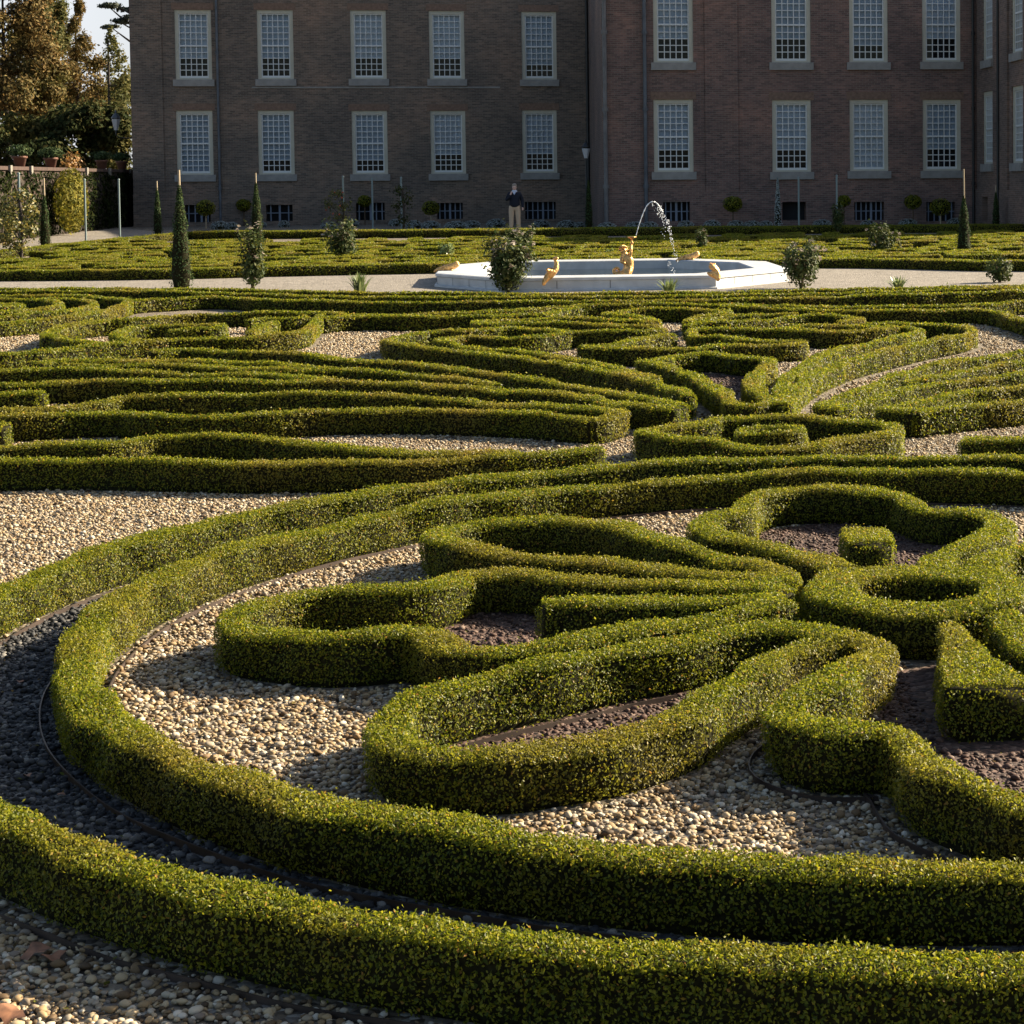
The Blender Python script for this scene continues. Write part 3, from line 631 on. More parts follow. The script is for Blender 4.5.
OC = [(fm - fe, -hd), (fm + fe, -hd), (hw, -se), (hw, se), (fm + fe, hd), (fm - fe, hd), (-hw, se), (-hw, -se)]
def scaled(o, off):
    s = [(x * (1 - off / hw), y * (1 - off / hd)) for x, y in o]; return s
o_ = uv(fu, fv); fz = float(ground(*o_))
fb = empty('fountain_basin', (o_[0], o_[1], fz), TH); tag(fb, 'low wide octagonal fountain basin of pale blue white marble on the gravel path', 'fountain')
G = Geo(); rings_ = [(scaled(OC, -.06), 0), (scaled(OC, -.06), .05), (scaled(OC, 0), .07), (scaled(OC, 0), .235), (scaled(OC, -.035), .25), (scaled(OC, -.035), .305), (scaled(OC, .0), .32), (scaled(OC, .72), .32), (scaled(OC, .75), .30), (scaled(OC, .75), 0.0)]
V = np.array([[(x, y, z) for x, y in r] for r, z in rings_]).reshape(-1, 3)
G.add(V, [(i * 8 + j, i * 8 + (j + 1) % 8, (i + 1) * 8 + (j + 1) % 8, (i + 1) * 8 + j) for i in range(len(rings_) - 1) for j in range(8)], 0, False)
build('rim', G, MT['marble'], fb)
MT['joint'] = plain('joint', (0.16, 0.16, 0.16), .9)
G = Geo()
for j in range(8):
    (xa, ya), (xb, yb) = OC[j], OC[(j + 1) % 8]; n = 4
    for k in range(n):
        tt = k / n; x, y = xa + (xb - xa) * tt, ya + (yb - ya) * tt; nx, ny = (yb - ya), -(xb - xa); l = math.hypot(nx, ny); nx /= l; ny /= l; tx, ty = -ny, nx
        for z0, z1, q in ((.07, .236, .004),):
            G.quad([(x + nx * q - tx * .008, y + ny * q - ty * .008, z0), (x + nx * q + tx * .008, y + ny * q + ty * .008, z0), (x + nx * q + tx * .008, y + ny * q + ty * .008, z1), (x + nx * q - tx * .008, y + ny * q - ty * .008, z1)])
build('block_joint', G, MT['joint'], fb)
G = Geo(); G.add([(x, y, .1) for x, y in scaled(OC, .752)], [list(range(8))], 0, False)
wt = build('water', G, MT['water']); wt.location = (o_[0], o_[1], fz); wt.rotation_euler = (0, 0, TH); structure(wt)

def skinned(name, V, E_, rad, m, parent=None, root=0, sub=2):
    me = bpy.data.meshes.new(name); me.from_pydata(V, E_, []); ob = bpy.data.objects.new(name, me); COL.objects.link(ob)
    md = ob.modifiers.new('s', 'SKIN'); md.use_smooth_shade = True
    for i, r in enumerate(rad):
        sv = me.skin_vertices[0].data[i]; sv.radius = (r, r) if not isinstance(r, tuple) else r; sv.use_root = i == root
    ss = ob.modifiers.new('u', 'SUBSURF'); ss.levels = sub; ss.render_levels = sub
    bpy.context.view_layer.update(); dg = bpy.context.evaluated_depsgraph_get()
    m2 = bpy.data.meshes.new_from_object(ob.evaluated_get(dg)); ob.modifiers.clear(); ob.data = m2; m2.name = name
    m2.materials.clear(); m2.materials.append(m)
    for p in m2.polygons: p.use_smooth = True
    if parent: ob.parent = parent
    return ob
def chain(lists):
    """several joint chains that may start at a named joint"""
    V, E_, Rr, names = [], [], [], {}
    for L in lists:
        prev = None
        for it in L:
            if isinstance(it, str): prev = names[it]; continue
            nm = it[2] if len(it) > 2 else None
            V.append(it[0]); Rr.append(it[1]); k = len(V) - 1
            if nm: names[nm] = k
            if prev is not None: E_.append((prev, k))
            prev = k
    return V, E_, Rr

# the gilded sea boy in the middle, holding a dish up
pc = at(627, 273.2, .15); dpt = pc[1]; sc_ = dpt / F
tz = fz + .1
tr = empty('gilded_triton', (pc[0], pc[1], tz)); tr.scale = (.74, .74, .74); tag(tr, 'gilded kneeling sea boy with a coiled tail holding a dish aloft in the basin', 'statue')
px_ = lambda dx, y: (dx * sc_, 0, (273.5 - y) * sc_)
V, E_, Rr = chain([
    [((.05, 0, .02), .19, 'pel'), ((.07, 0, .25), .20), ((.05, .0, .45), .19), ((-.02, 0, .60), .17, 'ch'), ((-.07, -.02, .70), .08), ((-.10, -.04, .79), .12), ((-.12, -.05, .88), .10)],
    ['ch', ((.11, -.06, .63), .075), ((.15, -.1, .80), .055), ((.15, -.06, .95), .04), ((.16, -.04, 1.0), .045)],
    ['ch', ((-.16, -.10, .56), .07), ((-.16, -.2, .44), .055), ((-.02, -.24, .40), .045)],
    ['pel', ((.0, -.12, .08), .15), ((-.02, -.25, .0), .11)],
    ['pel', ((-.08, .05, .03), .13), ((-.28, .02, .02), .10), ((-.42, 0, .08), .08), ((-.44, 0, .20), .065), ((-.34, 0, .26), .055), ((-.26, 0, .20), .045), ((-.27, 0, .12), .035)],
])
skinned('body', V, E_, Rr, MT['gold'], tr)
G = Geo()
for k in range(60):
    a, b = rng.random() * 6.28, rng.uniform(-.2, 1.4); r = .135
    G.lathe((-.115 + r * math.cos(a) * math.cos(b), -.03 + r * math.sin(a) * math.cos(b), .83 + r * math.sin(b)), [(0, -.03), (.028, -.015), (.032, .005), (.0, .03)], 5)
build('curled_hair', G, MT['gold'], tr)
G = Geo(); G.lathe((.17, -.03, 1.0), [(0.03, 0), (.05, .04), (.025, .12), (.03, .16), (.10, .20), (.15, .23), (.155, .25), (.10, .24), (0, .23)], 16)
build('dish', G, MT['gold'], tr)
# water jet
jp = [(636, 235.5), (639, 225), (643, 213.5), (647, 205.5), (651, 202), (655, 202), (659, 206), (662.5, 212)]
J = spline(np.array([at_depth(x, y, dpt) for x, y in jp]), False, .04)
G = Geo(); rad_ = np.linspace(.007, .014, len(J)) * (1 + .3 * np.sin(np.arange(len(J)) * 1.7)); G.tube(J, rad_, 7)
for (x0, y0, x1, y1, n) in [(659, 206, 669, 226, 70), (669, 226, 671, 242, 46), (671, 242, 678, 262, 34), (652, 204, 664, 222, 26), (668, 262, 674, 274, 24), (664, 214, 664, 240, 20)]:
    for k in range(n):
        tt = rng.random(); p = at_depth(x0 + (x1 - x0) * tt + rng.normal() * 1.0, y0 + (y1 - y0) * tt + rng.normal() * 1.0, dpt + rng.normal() * .1)
        r = rng.uniform(.004, .012); G.lathe(p, [(0, -r * 1.5), (r * .8, -r * .6), (r, 0), (r * .7, r * .7), (0, r)], 5)
wj = build('water_jet', G, MT['spray'], None, J[0]); tag(wj, 'thin white arc of water rising from the gilded dish and breaking into drops', 'water jet')
# gilded beasts on the rim
def beast(px, py, label, kind, flip=1, sc=1.0):
    p = at(px, py, .32); b = empty('gilded_beast', (p[0], p[1], p[2] - .0)); b.scale = (sc,) * 3; tag(b, label, 'statue', None)
    f = flip
    if kind == 'swan':
        ch = [[((0, 0, .10), .13, 'b'), ((-.10 * f, -.05, .02), .11), ((-.18 * f, -.12, -.10), .06), ((-.20 * f, -.12, -.2), .035)],
              ['b', ((.10 * f, 0, .20), .10), ((.13 * f, 0, .34), .06), ((.10 * f, 0, .44), .055), ((.06 * f, -.02, .50), .065), ((.18 * f, -.03, .47), .03)],
              ['b', ((-.02 * f, .12, .16), .06), ((-.14 * f, .18, .22), .03)], ['b', ((-.02 * f, -.13, .16), .06), ((-.12 * f, -.2, .22), .03)]]
    elif kind == 'crouch':
        ch = [[((0, 0, .10), .14, 'b'), ((-.22, 0, .08), .11), ((-.40, 0, .03), .08), ((-.55, .02, -.06), .05)],
              ['b', ((.20, 0, .16), .13), ((.34, 0, .24), .11, 'h'), ((.46, -.03, .22), .06)],
              ['h', ((.36, .08, .36), .03)], ['h', ((.34, -.08, .36), .03)], ['b', ((.14, -.12, .05), .06), ((.2, -.2, 0), .05)], ['b', ((-.2, -.14, .04), .06), ((-.14, -.2, 0), .045)]]
    else:
        ch = [[((0, 0, .08), .13, 'b'), ((.10 * f, -.02, .18), .11), ((-.06 * f, -.03, .30), .10, 'h'), ((-.14 * f, -.10, .28), .06)],
              ['b', ((.14 * f, -.08, -.04), .10), ((.12 * f, -.16, -.16), .06)], ['h', ((.04 * f, .05, .40), .04)], ['h', ((-.1 * f, .06, .40), .04)],
              ['b', ((-.14 * f, 0, .06), .07), ((-.22 * f, -.04, .12), .04)]]
    skinned('body', *chain(ch), MT['gold'], b)
beast(448, 270.5, 'gilded beast crouching on the left corner of the fountain rim', 'crouch', 1, .6)
beast(552, 277.5, 'gilded long necked bird on the front rim of the fountain', 'swan', 1, .85)
beast(689, 259.8, 'small gilded beast on the back rim of the fountain', 'crouch', 1, .62)
beast(714, 276.0, 'gilded beast with raised head on the right front corner of the fountain rim', 'dol', 1, .68)

# ------------------------------------------------------------------ the palace
def brick(name, ax, c1, c2, mortar, patch=0.5):
    m, n, b = mat(name)
    tc = n.nodes.new('ShaderNodeTexCoord'); sp = n.nodes.new('ShaderNodeSeparateXYZ'); cb = n.nodes.new('ShaderNodeCombineXYZ')
    n.links.new(tc.outputs['Object'], sp.inputs[0]); n.links.new(sp.outputs[ax], cb.inputs[0]); n.links.new(sp.outputs[2], cb.inputs[1])
    t = n.nodes.new('ShaderNodeTexBrick'); t.inputs['Scale'].default_value = 1.0
    t.inputs['Brick Width'].default_value = 0.24; t.inputs['Row Height'].default_value = 0.075; t.inputs['Mortar Size'].default_value = 0.009; t.inputs['Mortar Smooth'].default_value = .2
    t.inputs['Color1'].default_value = (*c1, 1); t.inputs['Color2'].default_value = (*c2, 1); t.inputs['Mortar'].default_value = (*mortar, 1); t.inputs['Bias'].default_value = 0
    n.links.new(cb.outputs[0], t.inputs['Vector'])
    mp = n.nodes.new('ShaderNodeMapping'); mp.inputs['Scale'].default_value = (1.6, 7.0, 1); n.links.new(cb.outputs[0], mp.inputs[0])
    nz = n.nodes.new('ShaderNodeTexNoise'); nz.inputs['Scale'].default_value = 1.3; nz.inputs['Detail'].default_value = 9; nz.inputs['Roughness'].default_value = .72
    n.links.new(mp.outputs[0], nz.inputs['Vector'])
    n2 = n.nodes.new('ShaderNodeTexNoise'); n2.inputs['Scale'].default_value = .35; n2.inputs['Detail'].default_value = 5; n.links.new(cb.outputs[0], n2.inputs['Vector'])
    r = ramp(n, [(.25, (0.55, 0.50, 0.52)), (.5, (1, 1, 1)), (.72, (1.5, 1.3, 1.25))]); n.links.new(nz.outputs['Fac'], r.inputs[0])
    mx = n.nodes.new('ShaderNodeMix'); mx.data_type = 'RGBA'; mx.blend_type = 'MULTIPLY'; mx.inputs[0].default_value = .85
    n.links.new(t.outputs[0], mx.inputs[6]); n.links.new(r.outputs[0], mx.inputs[7])
    r2 = ramp(n, [(.3, (0.68, 0.72, 0.78)), (.5, (1, 1, 1)), (.7, (1.35, 1.2, 1.12))]); n.links.new(n2.outputs['Fac'], r2.inputs[0])
    m3 = n.nodes.new('ShaderNodeMix'); m3.data_type = 'RGBA'; m3.blend_type = 'MULTIPLY'; m3.inputs[0].default_value = 1
    n.links.new(mx.outputs[2], m3.inputs[6]); n.links.new(r2.outputs[0], m3.inputs[7]); n.links.new(m3.outputs[2], b.inputs['Base Color'])
    bp = n.nodes.new('ShaderNodeBump'); bp.inputs['Strength'].default_value = .5; bp.inputs['Distance'].default_value = .01; bp.invert = True
    n.links.new(t.outputs['Fac'], bp.inputs['Height']); n.links.new(bp.outputs[0], b.inputs['Normal'])
    b.inputs['Roughness'].default_value = .88; b.inputs['Specular IOR Level'].default_value = .25
    return m
MT['brickL'] = brick('grey_brown_brick', 0, (0.105, 0.083, 0.066), (0.200, 0.145, 0.110), (0.205, 0.180, 0.150))
MT['brickR'] = brick('red_brown_brick', 0, (0.118, 0.078, 0.067), (0.218, 0.130, 0.108), (0.205, 0.172, 0.148))
MT['brickW'] = brick('wing_brick', 1, (0.120, 0.085, 0.070), (0.20, 0.135, 0.105), (0.20, 0.17, 0.145))
MT['brickS'] = brick('step_brick', 1, (0.115, 0.085, 0.072), (0.17, 0.115, 0.095), (0.17, 0.15, 0.13))
MT['stone'] = plain('sill_stone', (0.27, 0.255, 0.235), .8, noise=.2, nscale=3)
MT['frame'] = plain('cream_frame', (0.48, 0.45, 0.36), .6, noise=.08, nscale=2)
MT['white'] = plain('white_sash', (0.62, 0.63, 0.62), .5)
MT['blind'] = plain('blue_lit_blind', (0.50, 0.58, 0.68), .8, noise=.12, nscale=1.5)  # white blinds with the sky's blue light put into their colour
_n = MT['blind'].node_tree; _b = _n.nodes['Principled BSDF']; _oi = _n.nodes.new('ShaderNodeObjectInfo'); _r = ramp(_n, [(0, (0.34, 0.43, 0.55)), (.4, (0.48, 0.59, 0.74)), (.75, (0.60, 0.69, 0.80)), (1, (0.70, 0.74, 0.78))]); _n.links.new(_oi.outputs['Random'], _r.inputs[0])
_m = _n.nodes.new('ShaderNodeMix'); _m.data_type = 'RGBA'; _m.blend_type = 'MULTIPLY'; _m.inputs[0].default_value = 1; _n.links.new(_r.outputs[0], _m.inputs[6]); _rr = ramp(_n, [(.3, (.8, .8, .8)), (.7, (1.1, 1.1, 1.1))]); _n.links.new([x for x in _n.nodes if x.type == 'TEX_NOISE'][0].outputs['Fac'], _rr.inputs[0]); _n.links.new(_rr.outputs[0], _m.inputs[7]); _n.links.new(_m.outputs[2], _b.inputs['Base Color'])
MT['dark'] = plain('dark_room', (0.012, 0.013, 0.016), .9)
MT['pipe'] = plain('lead_pipe', (0.085, 0.095, 0.11), .55, noise=.25, nscale=3)
MT['pipe2'] = plain('grey_lead_pipe', (0.13, 0.125, 0.125), .6, noise=.3, nscale=3)
MT['blackm'] = plain('black_iron', (0.014, 0.015, 0.016), .5)
MT['ironbar'] = plain('blue_grey_bar', (0.16, 0.19, 0.25), .5)
m, n, b = mat('window_glass')
gl = n.nodes.new('ShaderNodeBsdfGlossy'); gl.inputs[1].default_value = .04; trn = n.nodes.new('ShaderNodeBsdfTransparent'); trn.inputs[0].default_value = (.9, .93, .95, 1)
mxx = n.nodes.new('ShaderNodeMixShader'); lw = n.nodes.new('ShaderNodeFresnel'); lw.inputs[0].default_value = 1.33
n.links.new(lw.outputs[0], mxx.inputs[0]); n.links.new(trn.outputs[0], mxx.inputs[1]); n.links.new(gl.outputs[0], mxx.inputs[2]); n.links.new(mxx.outputs[0], n.nodes['Material Output'].inputs[0])
MT['glass'] = m

vR = at_depth(790, 228, 76.5)[:2] @ E2; vL = at_depth(370, 224, 86.5)[:2] @ E2
uStep, _ = on_v(603, 150, vR); uWing, _ = on_v(976.5, 150, vR)
uL0, _ = on_v(131.5, 120, vL)
Z0 = 0.45; ZT = 9.35; ZTL = 11.0
B0 = uv(uStep, vR)
pal = empty('palace', (B0[0], B0[1], Z0), TH); tag(pal, 'big brown brick palace with white sash windows across the top of the photo', 'building')
LU = lambda u: u - uStep
LV = lambda v: v - vR
dV = vL - vR
def wall_face(G, a0, a1, z0, z1, holes, put, depth=.45):
    xs = sorted({a0, a1, *[h[0] for h in holes], *[h[1] for h in holes]}); zs = sorted({z0, z1, *[h[2] for h in holes], *[h[3] for h in holes]})
    for i in range(len(xs) - 1):
        for j in range(len(zs) - 1):
            cx, cz = (xs[i] + xs[i + 1]) / 2, (zs[j] + zs[j + 1]) / 2
            if any(h[0] < cx < h[1] and h[2] < cz < h[3] for h in holes): continue
            G.quad([put(xs[i], 0, zs[j]), put(xs[i + 1], 0, zs[j]), put(xs[i + 1], 0, zs[j + 1]), put(xs[i], 0, zs[j + 1])])
    for (h0, h1, q0, q1) in holes:
        G.quad([put(h0, 0, q0), put(h0, 0, q1), put(h0, depth, q1), put(h0, depth, q0)]); G.quad([put(h1, 0, q0), put(h1, depth, q0), put(h1, depth, q1), put(h1, 0, q1)])
        G.quad([put(h0, 0, q1), put(h1, 0, q1), put(h1, depth, q1), put(h0, depth, q1)]); G.quad([put(h0, 0, q0), put(h0, depth, q0), put(h1, depth, q0), put(h1, 0, q0)])
WW = 1.56
def window_proto(Hh, mode):
    """origin at the middle of the bottom of the outer frame, in the wall's face; +y into the wall"""
    G = Geo(); G.quad([(-WW / 2 + .15, .15, .08), (WW / 2 - .15, .15, .08), (WW / 2 - .15, .15, Hh - .13), (-WW / 2 + .15, .15, Hh - .13)])
    wo = build('window', G, MT['glass'])
    f = .155; G = Geo(); G.box(-WW / 2, -WW / 2 + f, .05, .30, 0, Hh); G.box(WW / 2 - f, WW / 2, .05, .30, 0, Hh); G.box(-WW / 2 + f, WW / 2 - f, .05, .30, Hh - f, Hh); G.box(-WW / 2 + f, WW / 2 - f, .05, .30, 0, .07)
    build('frame', G, MT['frame'], wo)
    G = Geo(); x0, x1, z0, z1 = -WW / 2 + f, WW / 2 - f, .07, Hh - f; b = .05; md = (z0 + z1) / 2
    G.box(x0, x0 + b, .09, .14, z0, z1); G.box(x1 - b, x1, .09, .14, z0, z1); G.box(x0 + b, x1 - b, .09, .14, z0, z0 + .09); G.box(x0 + b, x1 - b, .09, .14, z1 - .05, z1); G.box(x0 + b, x1 - b, .08, .145, md - .035, md + .035)
    for k in range(1, 5):
        x = x0 + b + (x1 - x0 - 2 * b) * k / 5
        G.box(x - .017, x + .017, .10, .138, z0 + .09, md - .035); G.box(x - .017, x + .017, .10, .138, md + .035, z1 - .05)
    for lo, hi in ((z0 + .09, md - .035), (md + .035, z1 - .05)):
        for k in range(1, 5):
            z = lo + (hi - lo) * k / 5
            for q in range(5):
                xa = x0 + b + (x1 - x0 - 2 * b) * q / 5 + (.017 if q else 0); xb = x0 + b + (x1 - x0 - 2 * b) * (q + 1) / 5 - (.017 if q < 4 else 0)
                G.box(xa, xb, .102, .136, z - .017, z + .017)
    build('sash', G, MT['white'], wo)
    G = Geo(); cut = {0: z0, 3: z0 + .09 + (md - z0 - .125) * .6, 2: z0 + .09 + (md - z0 - .125) * .4}[mode]
    G.quad([(x0, .24, cut), (x1, .24, cut), (x1, .24, z1), (x0, .24, z1)]); build('blind', G, MT['blind'], wo)
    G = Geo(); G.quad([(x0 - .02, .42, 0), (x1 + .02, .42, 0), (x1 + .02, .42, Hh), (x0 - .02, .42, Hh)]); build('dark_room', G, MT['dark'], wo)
    G = Geo(); G.box(-WW / 2 - .1, WW / 2 + .1, -.09, .06, -.30, -.003); build('sill', G, MT['stone'], wo)
    return wo
HL, HU = 2.84, 3.06
protos = {}
used = set()
def window(mode, Hh, loc, rz=0):
    key = (mode, Hh)
    if key not in protos:
        protos[key] = window_proto(Hh, mode); protos[key].parent = pal; o = protos[key]
    else: o = copy_tree(protos[key], pal)
    o.location = loc; o.rotation_euler = (0, 0, rz)
def bars(loc, w_, h_, nb, rz=0):
    G = Geo(); G.quad([(-w_ / 2, .40, 0), (w_ / 2, .40, 0), (w_ / 2, .40, h_), (-w_ / 2, .40, h_)]); o = build('basement_window', G, MT['dark'], pal); o.location = loc; o.rotation_euler = (0, 0, rz)
    if nb:
        G = Geo()
        for k in range(nb):
            x = -w_ / 2 + w_ * (k + .5) / nb; t_ = .05 if k != nb // 2 else .09; G.box(x - t_ / 2, x + t_ / 2, .10, .14, 0, h_)
        G.box(-w_ / 2, w_ / 2, .14, .17, h_ * .5 - .02, h_ * .5 + .02)
        build('bars', G, MT['ironbar'], o)
def facade(v, wins, cells, a0, a1, matn, depth_off, plinth_top, zt=ZT):
    holes = []; ph = []
    for px, py, Hh, mode in wins:
        u, z = on_v(px, py, v); u = LU(u); z -= Z0
        holes.append((u - WW / 2, u + WW / 2, z, z + Hh)); window(mode, Hh, (u, depth_off, z))
    for px0, px1, py0, py1, nb in cells:
        (ua, z1), (ub, z0) = on_v(px0, py0, v), on_v(px1, py1, v); ua, ub = LU(ua), LU(ub); z0 -= Z0; z1 -= Z0; z0 = max(z0, .12)
        ph.append((ua, ub, z0, z1)); bars(((ua + ub) / 2, depth_off, z0), ub - ua, z1 - z0, nb)
    G = Geo(); put = lambda a, d, z: (a, depth_off + d, z); wall_face(G, a0, a1, plinth_top, zt, holes, put); build('wall', G, matn, pal)
    G = Geo(); put2 = lambda a, d, z: (a, depth_off - .07 + d, z); wall_face(G, a0, a1, -.3, plinth_top, ph, put2, .5)
    G.quad([(a0, depth_off - .07, plinth_top), (a1, depth_off - .07, plinth_top), (a1, depth_off, plinth_top), (a0, depth_off, plinth_top)]); build('plinth', G, matn, pal)
    return holes
_, pz = on_v(790, 191, vR); pt = pz - Z0
aL0, aL1 = LU(uL0), 0.0
HLs = facade(vL, [(195.5, 174.8, HL, 0), (276.8, 174.4, HL, 2), (370.3, 174.2, HL, 2), (448.6, 173.8, HL, 3), (540, 172.8, HL, 3),
           (194, 79.5, HU, 3), (276, 79.2, HU, 3), (369, 79.0, HU, 3), (447.3, 79.2, HU, 3), (539.5, 79.6, HU, 2)],
       [(185, 211, 205, 222, 4), (266, 293, 205, 221, 3), (356, 385, 203, 220, 5), (437, 463, 203, 219, 5), (525, 556, 202, 219, 6)], aL0, aL1, MT['brickL'], dV, pt, ZTL)
aR1 = LU(uWing)
HRs = facade(vR, [(674, 172, HL, 3), (792, 171.8, HL, 3), (869.2, 171, HL, 0), (942, 170.6, HL, 3), (673.5, 62.5, HU, 3), (791.3, 62.5, HU, 3), (868.7, 62.3, HU, 2), (941.5, 61.8, HU, 3)],
       [(663, 690, 202, 221, 5), (782, 806, 202, 220, 0), (854, 884, 202, 220, 6), (926, 955, 202, 221, 5)], 0.0, aR1, MT['brickR'], 0.0, pt)
# the step between them, and the backs
G = Geo(); G.quad([(0, dV, -.3), (0, 0, -.3), (0, 0, ZT), (0, dV, ZTL)]); build('wall', G, MT['brickS'], pal)
G = Geo(); G.quad([(0, dV, ZT), (0, dV, ZTL), (0, dV + 9, ZTL), (0, dV + 9, ZT)]); build('wall', G, MT['brickS'], pal)
G = Geo(); G.quad([(aL0, dV, -.3), (aL0, dV, ZTL), (aL0, dV + 9, ZTL), (aL0, dV + 9, -.3)]); G.quad([(aL0, dV + 9, -.3), (aL0, dV + 9, ZTL), (0, dV + 9, ZTL), (0, dV + 9, -.3)]); G.quad([(0, dV + 9, -.3), (0, dV + 9, ZT), (aR1 + 9, dV + 9, ZT), (aR1 + 9, dV + 9, -.3)])
build('wall', G, MT['brickW'], pal)
# wing coming forward at the right
vEnd, _ = on_u(1029, 150, uWing); lvE = LV(vEnd)
wins = [(987.8, 169.5, HL, 3), (1017.5, 170.2, HL, 3), (987.6, 61.3, HU, 3), (1017.0, 52.8, HU, 3)]
holes = []
for px, py, Hh, mode in wins:
    v_, z = on_u(px, py, uWing); v_ = LV(v_); z -= Z0
    if Hh == HL: z = 2.16 + .28
    else: z = HRs[4][2]
    holes.append((v_ - WW / 2, v_ + WW / 2, z, z + Hh)); window(mode, Hh, (aR1, v_, z), -math.pi / 2)
v1, _ = on_u(986.5, 210, uWing); v1 = LV(v1)
G = Geo(); put = lambda a, d, z: (aR1 + d, a, z); wall_face(G, lvE, 0, pt, ZT, holes, put); build('wall', G, MT['brickW'], pal)
G = Geo(); put = lambda a, d, z: (aR1 - .07 + d, a, z); wall_face(G, lvE, -.07, -.3, pt, [(v1 - .45, v1 + .45, .2, 1.15)], put, .5)
G.quad([(aR1 - .07, lvE, pt), (aR1, lvE, pt), (aR1, 0, pt), (aR1 - .07, 0, pt)]); build('plinth', G, MT['brickW'], pal)
bars((aR1, v1, .2), .9, .95, 0, -math.pi / 2)
G = Geo(); G.quad([(aR1, lvE, -.3), (aR1, lvE, ZT), (aR1 + 9, lvE, ZT), (aR1 + 9, lvE, -.3)]); G.quad([(aR1 + 9, lvE, -.3), (aR1 + 9, lvE, ZT), (aR1 + 9, dV + 9, ZT), (aR1 + 9, dV + 9, -.3)]); build('wall', G, MT['brickW'], pal)
G = Geo(); G.add([(0, dV + 9, ZT), (0, 0, ZT), (aR1, 0, ZT), (aR1, lvE, ZT), (aR1 + 9, lvE, ZT), (aR1 + 9, dV + 9, ZT)], [list(range(6))], 0, False); G.quad([(aL0, dV, ZTL), (0, dV, ZTL), (0, dV + 9, ZTL), (aL0, dV + 9, ZTL)])
build('roof', G, MT['stone'], pal)
# corner strip and shallow brick piers
def pier(px0, px1, v, off, matn, pr=.06, zt=ZT):
    ua, ub = LU(on_v(px0, 100, v)[0]), LU(on_v(px1, 100, v)[0]); G = Geo(); G.box(ua, ub, off - pr, off - .002, pt + .004, zt - .01); build('pier', G, matn, pal)
pier(131.5, 163, vL, dV, MT['brickL'], .06, ZTL); pier(705, 738, vR, 0, MT['brickR'])
G = Geo(); v_p = LV(on_u(1001, 100, uWing)[0]); G.box(aR1 - .08, aR1 - .002, v_p - 1.2, v_p - .1, pt + .004, ZT - .01); build('pier', G, MT['brickW'], pal)
def lintels(hs, off, matn):
    for h in hs:
        G = Geo(); G.box(h[0] - .12, h[1] + .12, off - .015, off - .002, h[3] + .003, h[3] + .30); build('lintel', G, matn, pal)
MT['lint'] = plain('lintel_brick', (0.19, 0.12, 0.085), .9, noise=.25, nscale=9)
lintels(HLs, dV, MT['lint']); lintels(HRs, 0, MT['lint'])
G = Geo(); zc = (on_v(400, 87.3, vL)[1] - Z0); G.box(LU(on_v(252, 87, vL)[0]), LU(on_v(500, 87, vL)[0]), dV - .02, dV - .003, zc - .03, zc + .03); build('string_course', G, MT['stone'], pal)
def pipe(px, v, off, m, r=.055, back=.09, zt=ZT):
    u = LU(on_v(px, 150, v)[0]); G = Geo(); G.tube([(u, off - back, .0), (u, off - back, zt)], r, 8)
    for z in (1.6, 4.6, 7.6): G.tube([(u, off - back, z), (u, off - back, z + .14)], r * 1.45, 8)
    build('downpipe', G, m, pal)
pipe(219.5, vL, dV, MT['pipe'], zt=ZTL); pipe(588, vL, dV, MT['blackm'], .07, .12, ZTL); pipe(605.5, vR, 0, MT['pipe2'], .085, .12); pipe(645.5, vR, 0, MT['pipe'], .075, .11); pipe(972.8, vR, 0, MT['blackm'], .055)
G = Geo(); v_p = LV(on_u(1000.3, 100, uWing)[0]); G.tube([(aR1 - .1, v_p, 0), (aR1 - .1, v_p, ZT)], .05, 8); build('downpipe', G, MT['blackm'], pal)
# lantern on the left corner, lamp post
def lantern_geo(G, Gg, z, s):
    G.lathe((0, 0, z), [(.07 * s, -.42 * s), (.09 * s, -.36 * s), (.24 * s, .30 * s), (.28 * s, .34 * s), (.28 * s, .38 * s), (.10 * s, .62 * s), (.05 * s, .66 * s), (.07 * s, .72 * s), (.03 * s, .8 * s), (.0, .9 * s)], 6, 0, False)
    Gg.lathe((0, 0, z), [(.10 * s, -.33 * s), (.245 * s, .27 * s)], 6, 0, False)
p = at_depth(116, 124, 86.0)
ln = empty('wall_lantern', p); tag(ln, 'pale glazed lantern on an iron bracket at the left corner of the palace', 'lantern')
MT['lampglass'] = plain('frosted_glass', (0.45, 0.47, 0.5), .2)
G, Gg = Geo(), Geo(); lantern_geo(G, Gg, 0, .75); Gg2 = Geo(); Gg2.lathe((0, 0, 0), [(.085, -.27), (.20, .21)], 6, 0, False)
build('lamp_body', G, MT['pipe'], ln); build('pane', Gg2, MT['lampglass'], ln)
G = Geo(); G.tube(spline(np.array([(0, 0, -.3), (0, 0, -.5), (.25, .1, -.62), (.75, .25, -.6)]), False, .06), .03, 6); build('bracket', G, MT['blackm'], ln)
p = at(587, 229, 0); hl = (229 - 160) * p[1] / F; lp = empty('lamp_post', p); tag(lp, 'slender black lamp post with a glazed lantern in front of the palace corner', 'lamp post')
G, Gg = Geo(), Geo(); G.lathe((0, 0, 0), [(.14, 0), (.14, .25), (.07, .35), (.05, .6), (.04, hl * .6), (.055, hl * .62), (.035, hl * .64), (.03, hl)], 8); build('pole', G, MT['blackm'], lp)
G = Geo(); lantern_geo(G, Gg, hl + .28, .62); build('lamp_body', G, MT['blackm'], lp)
Gg = Geo(); Gg.lathe((0, 0, hl + .28), [(.07, -.22), (.17, .17)], 6, 0, False); build('pane', Gg, MT['lampglass'], lp)

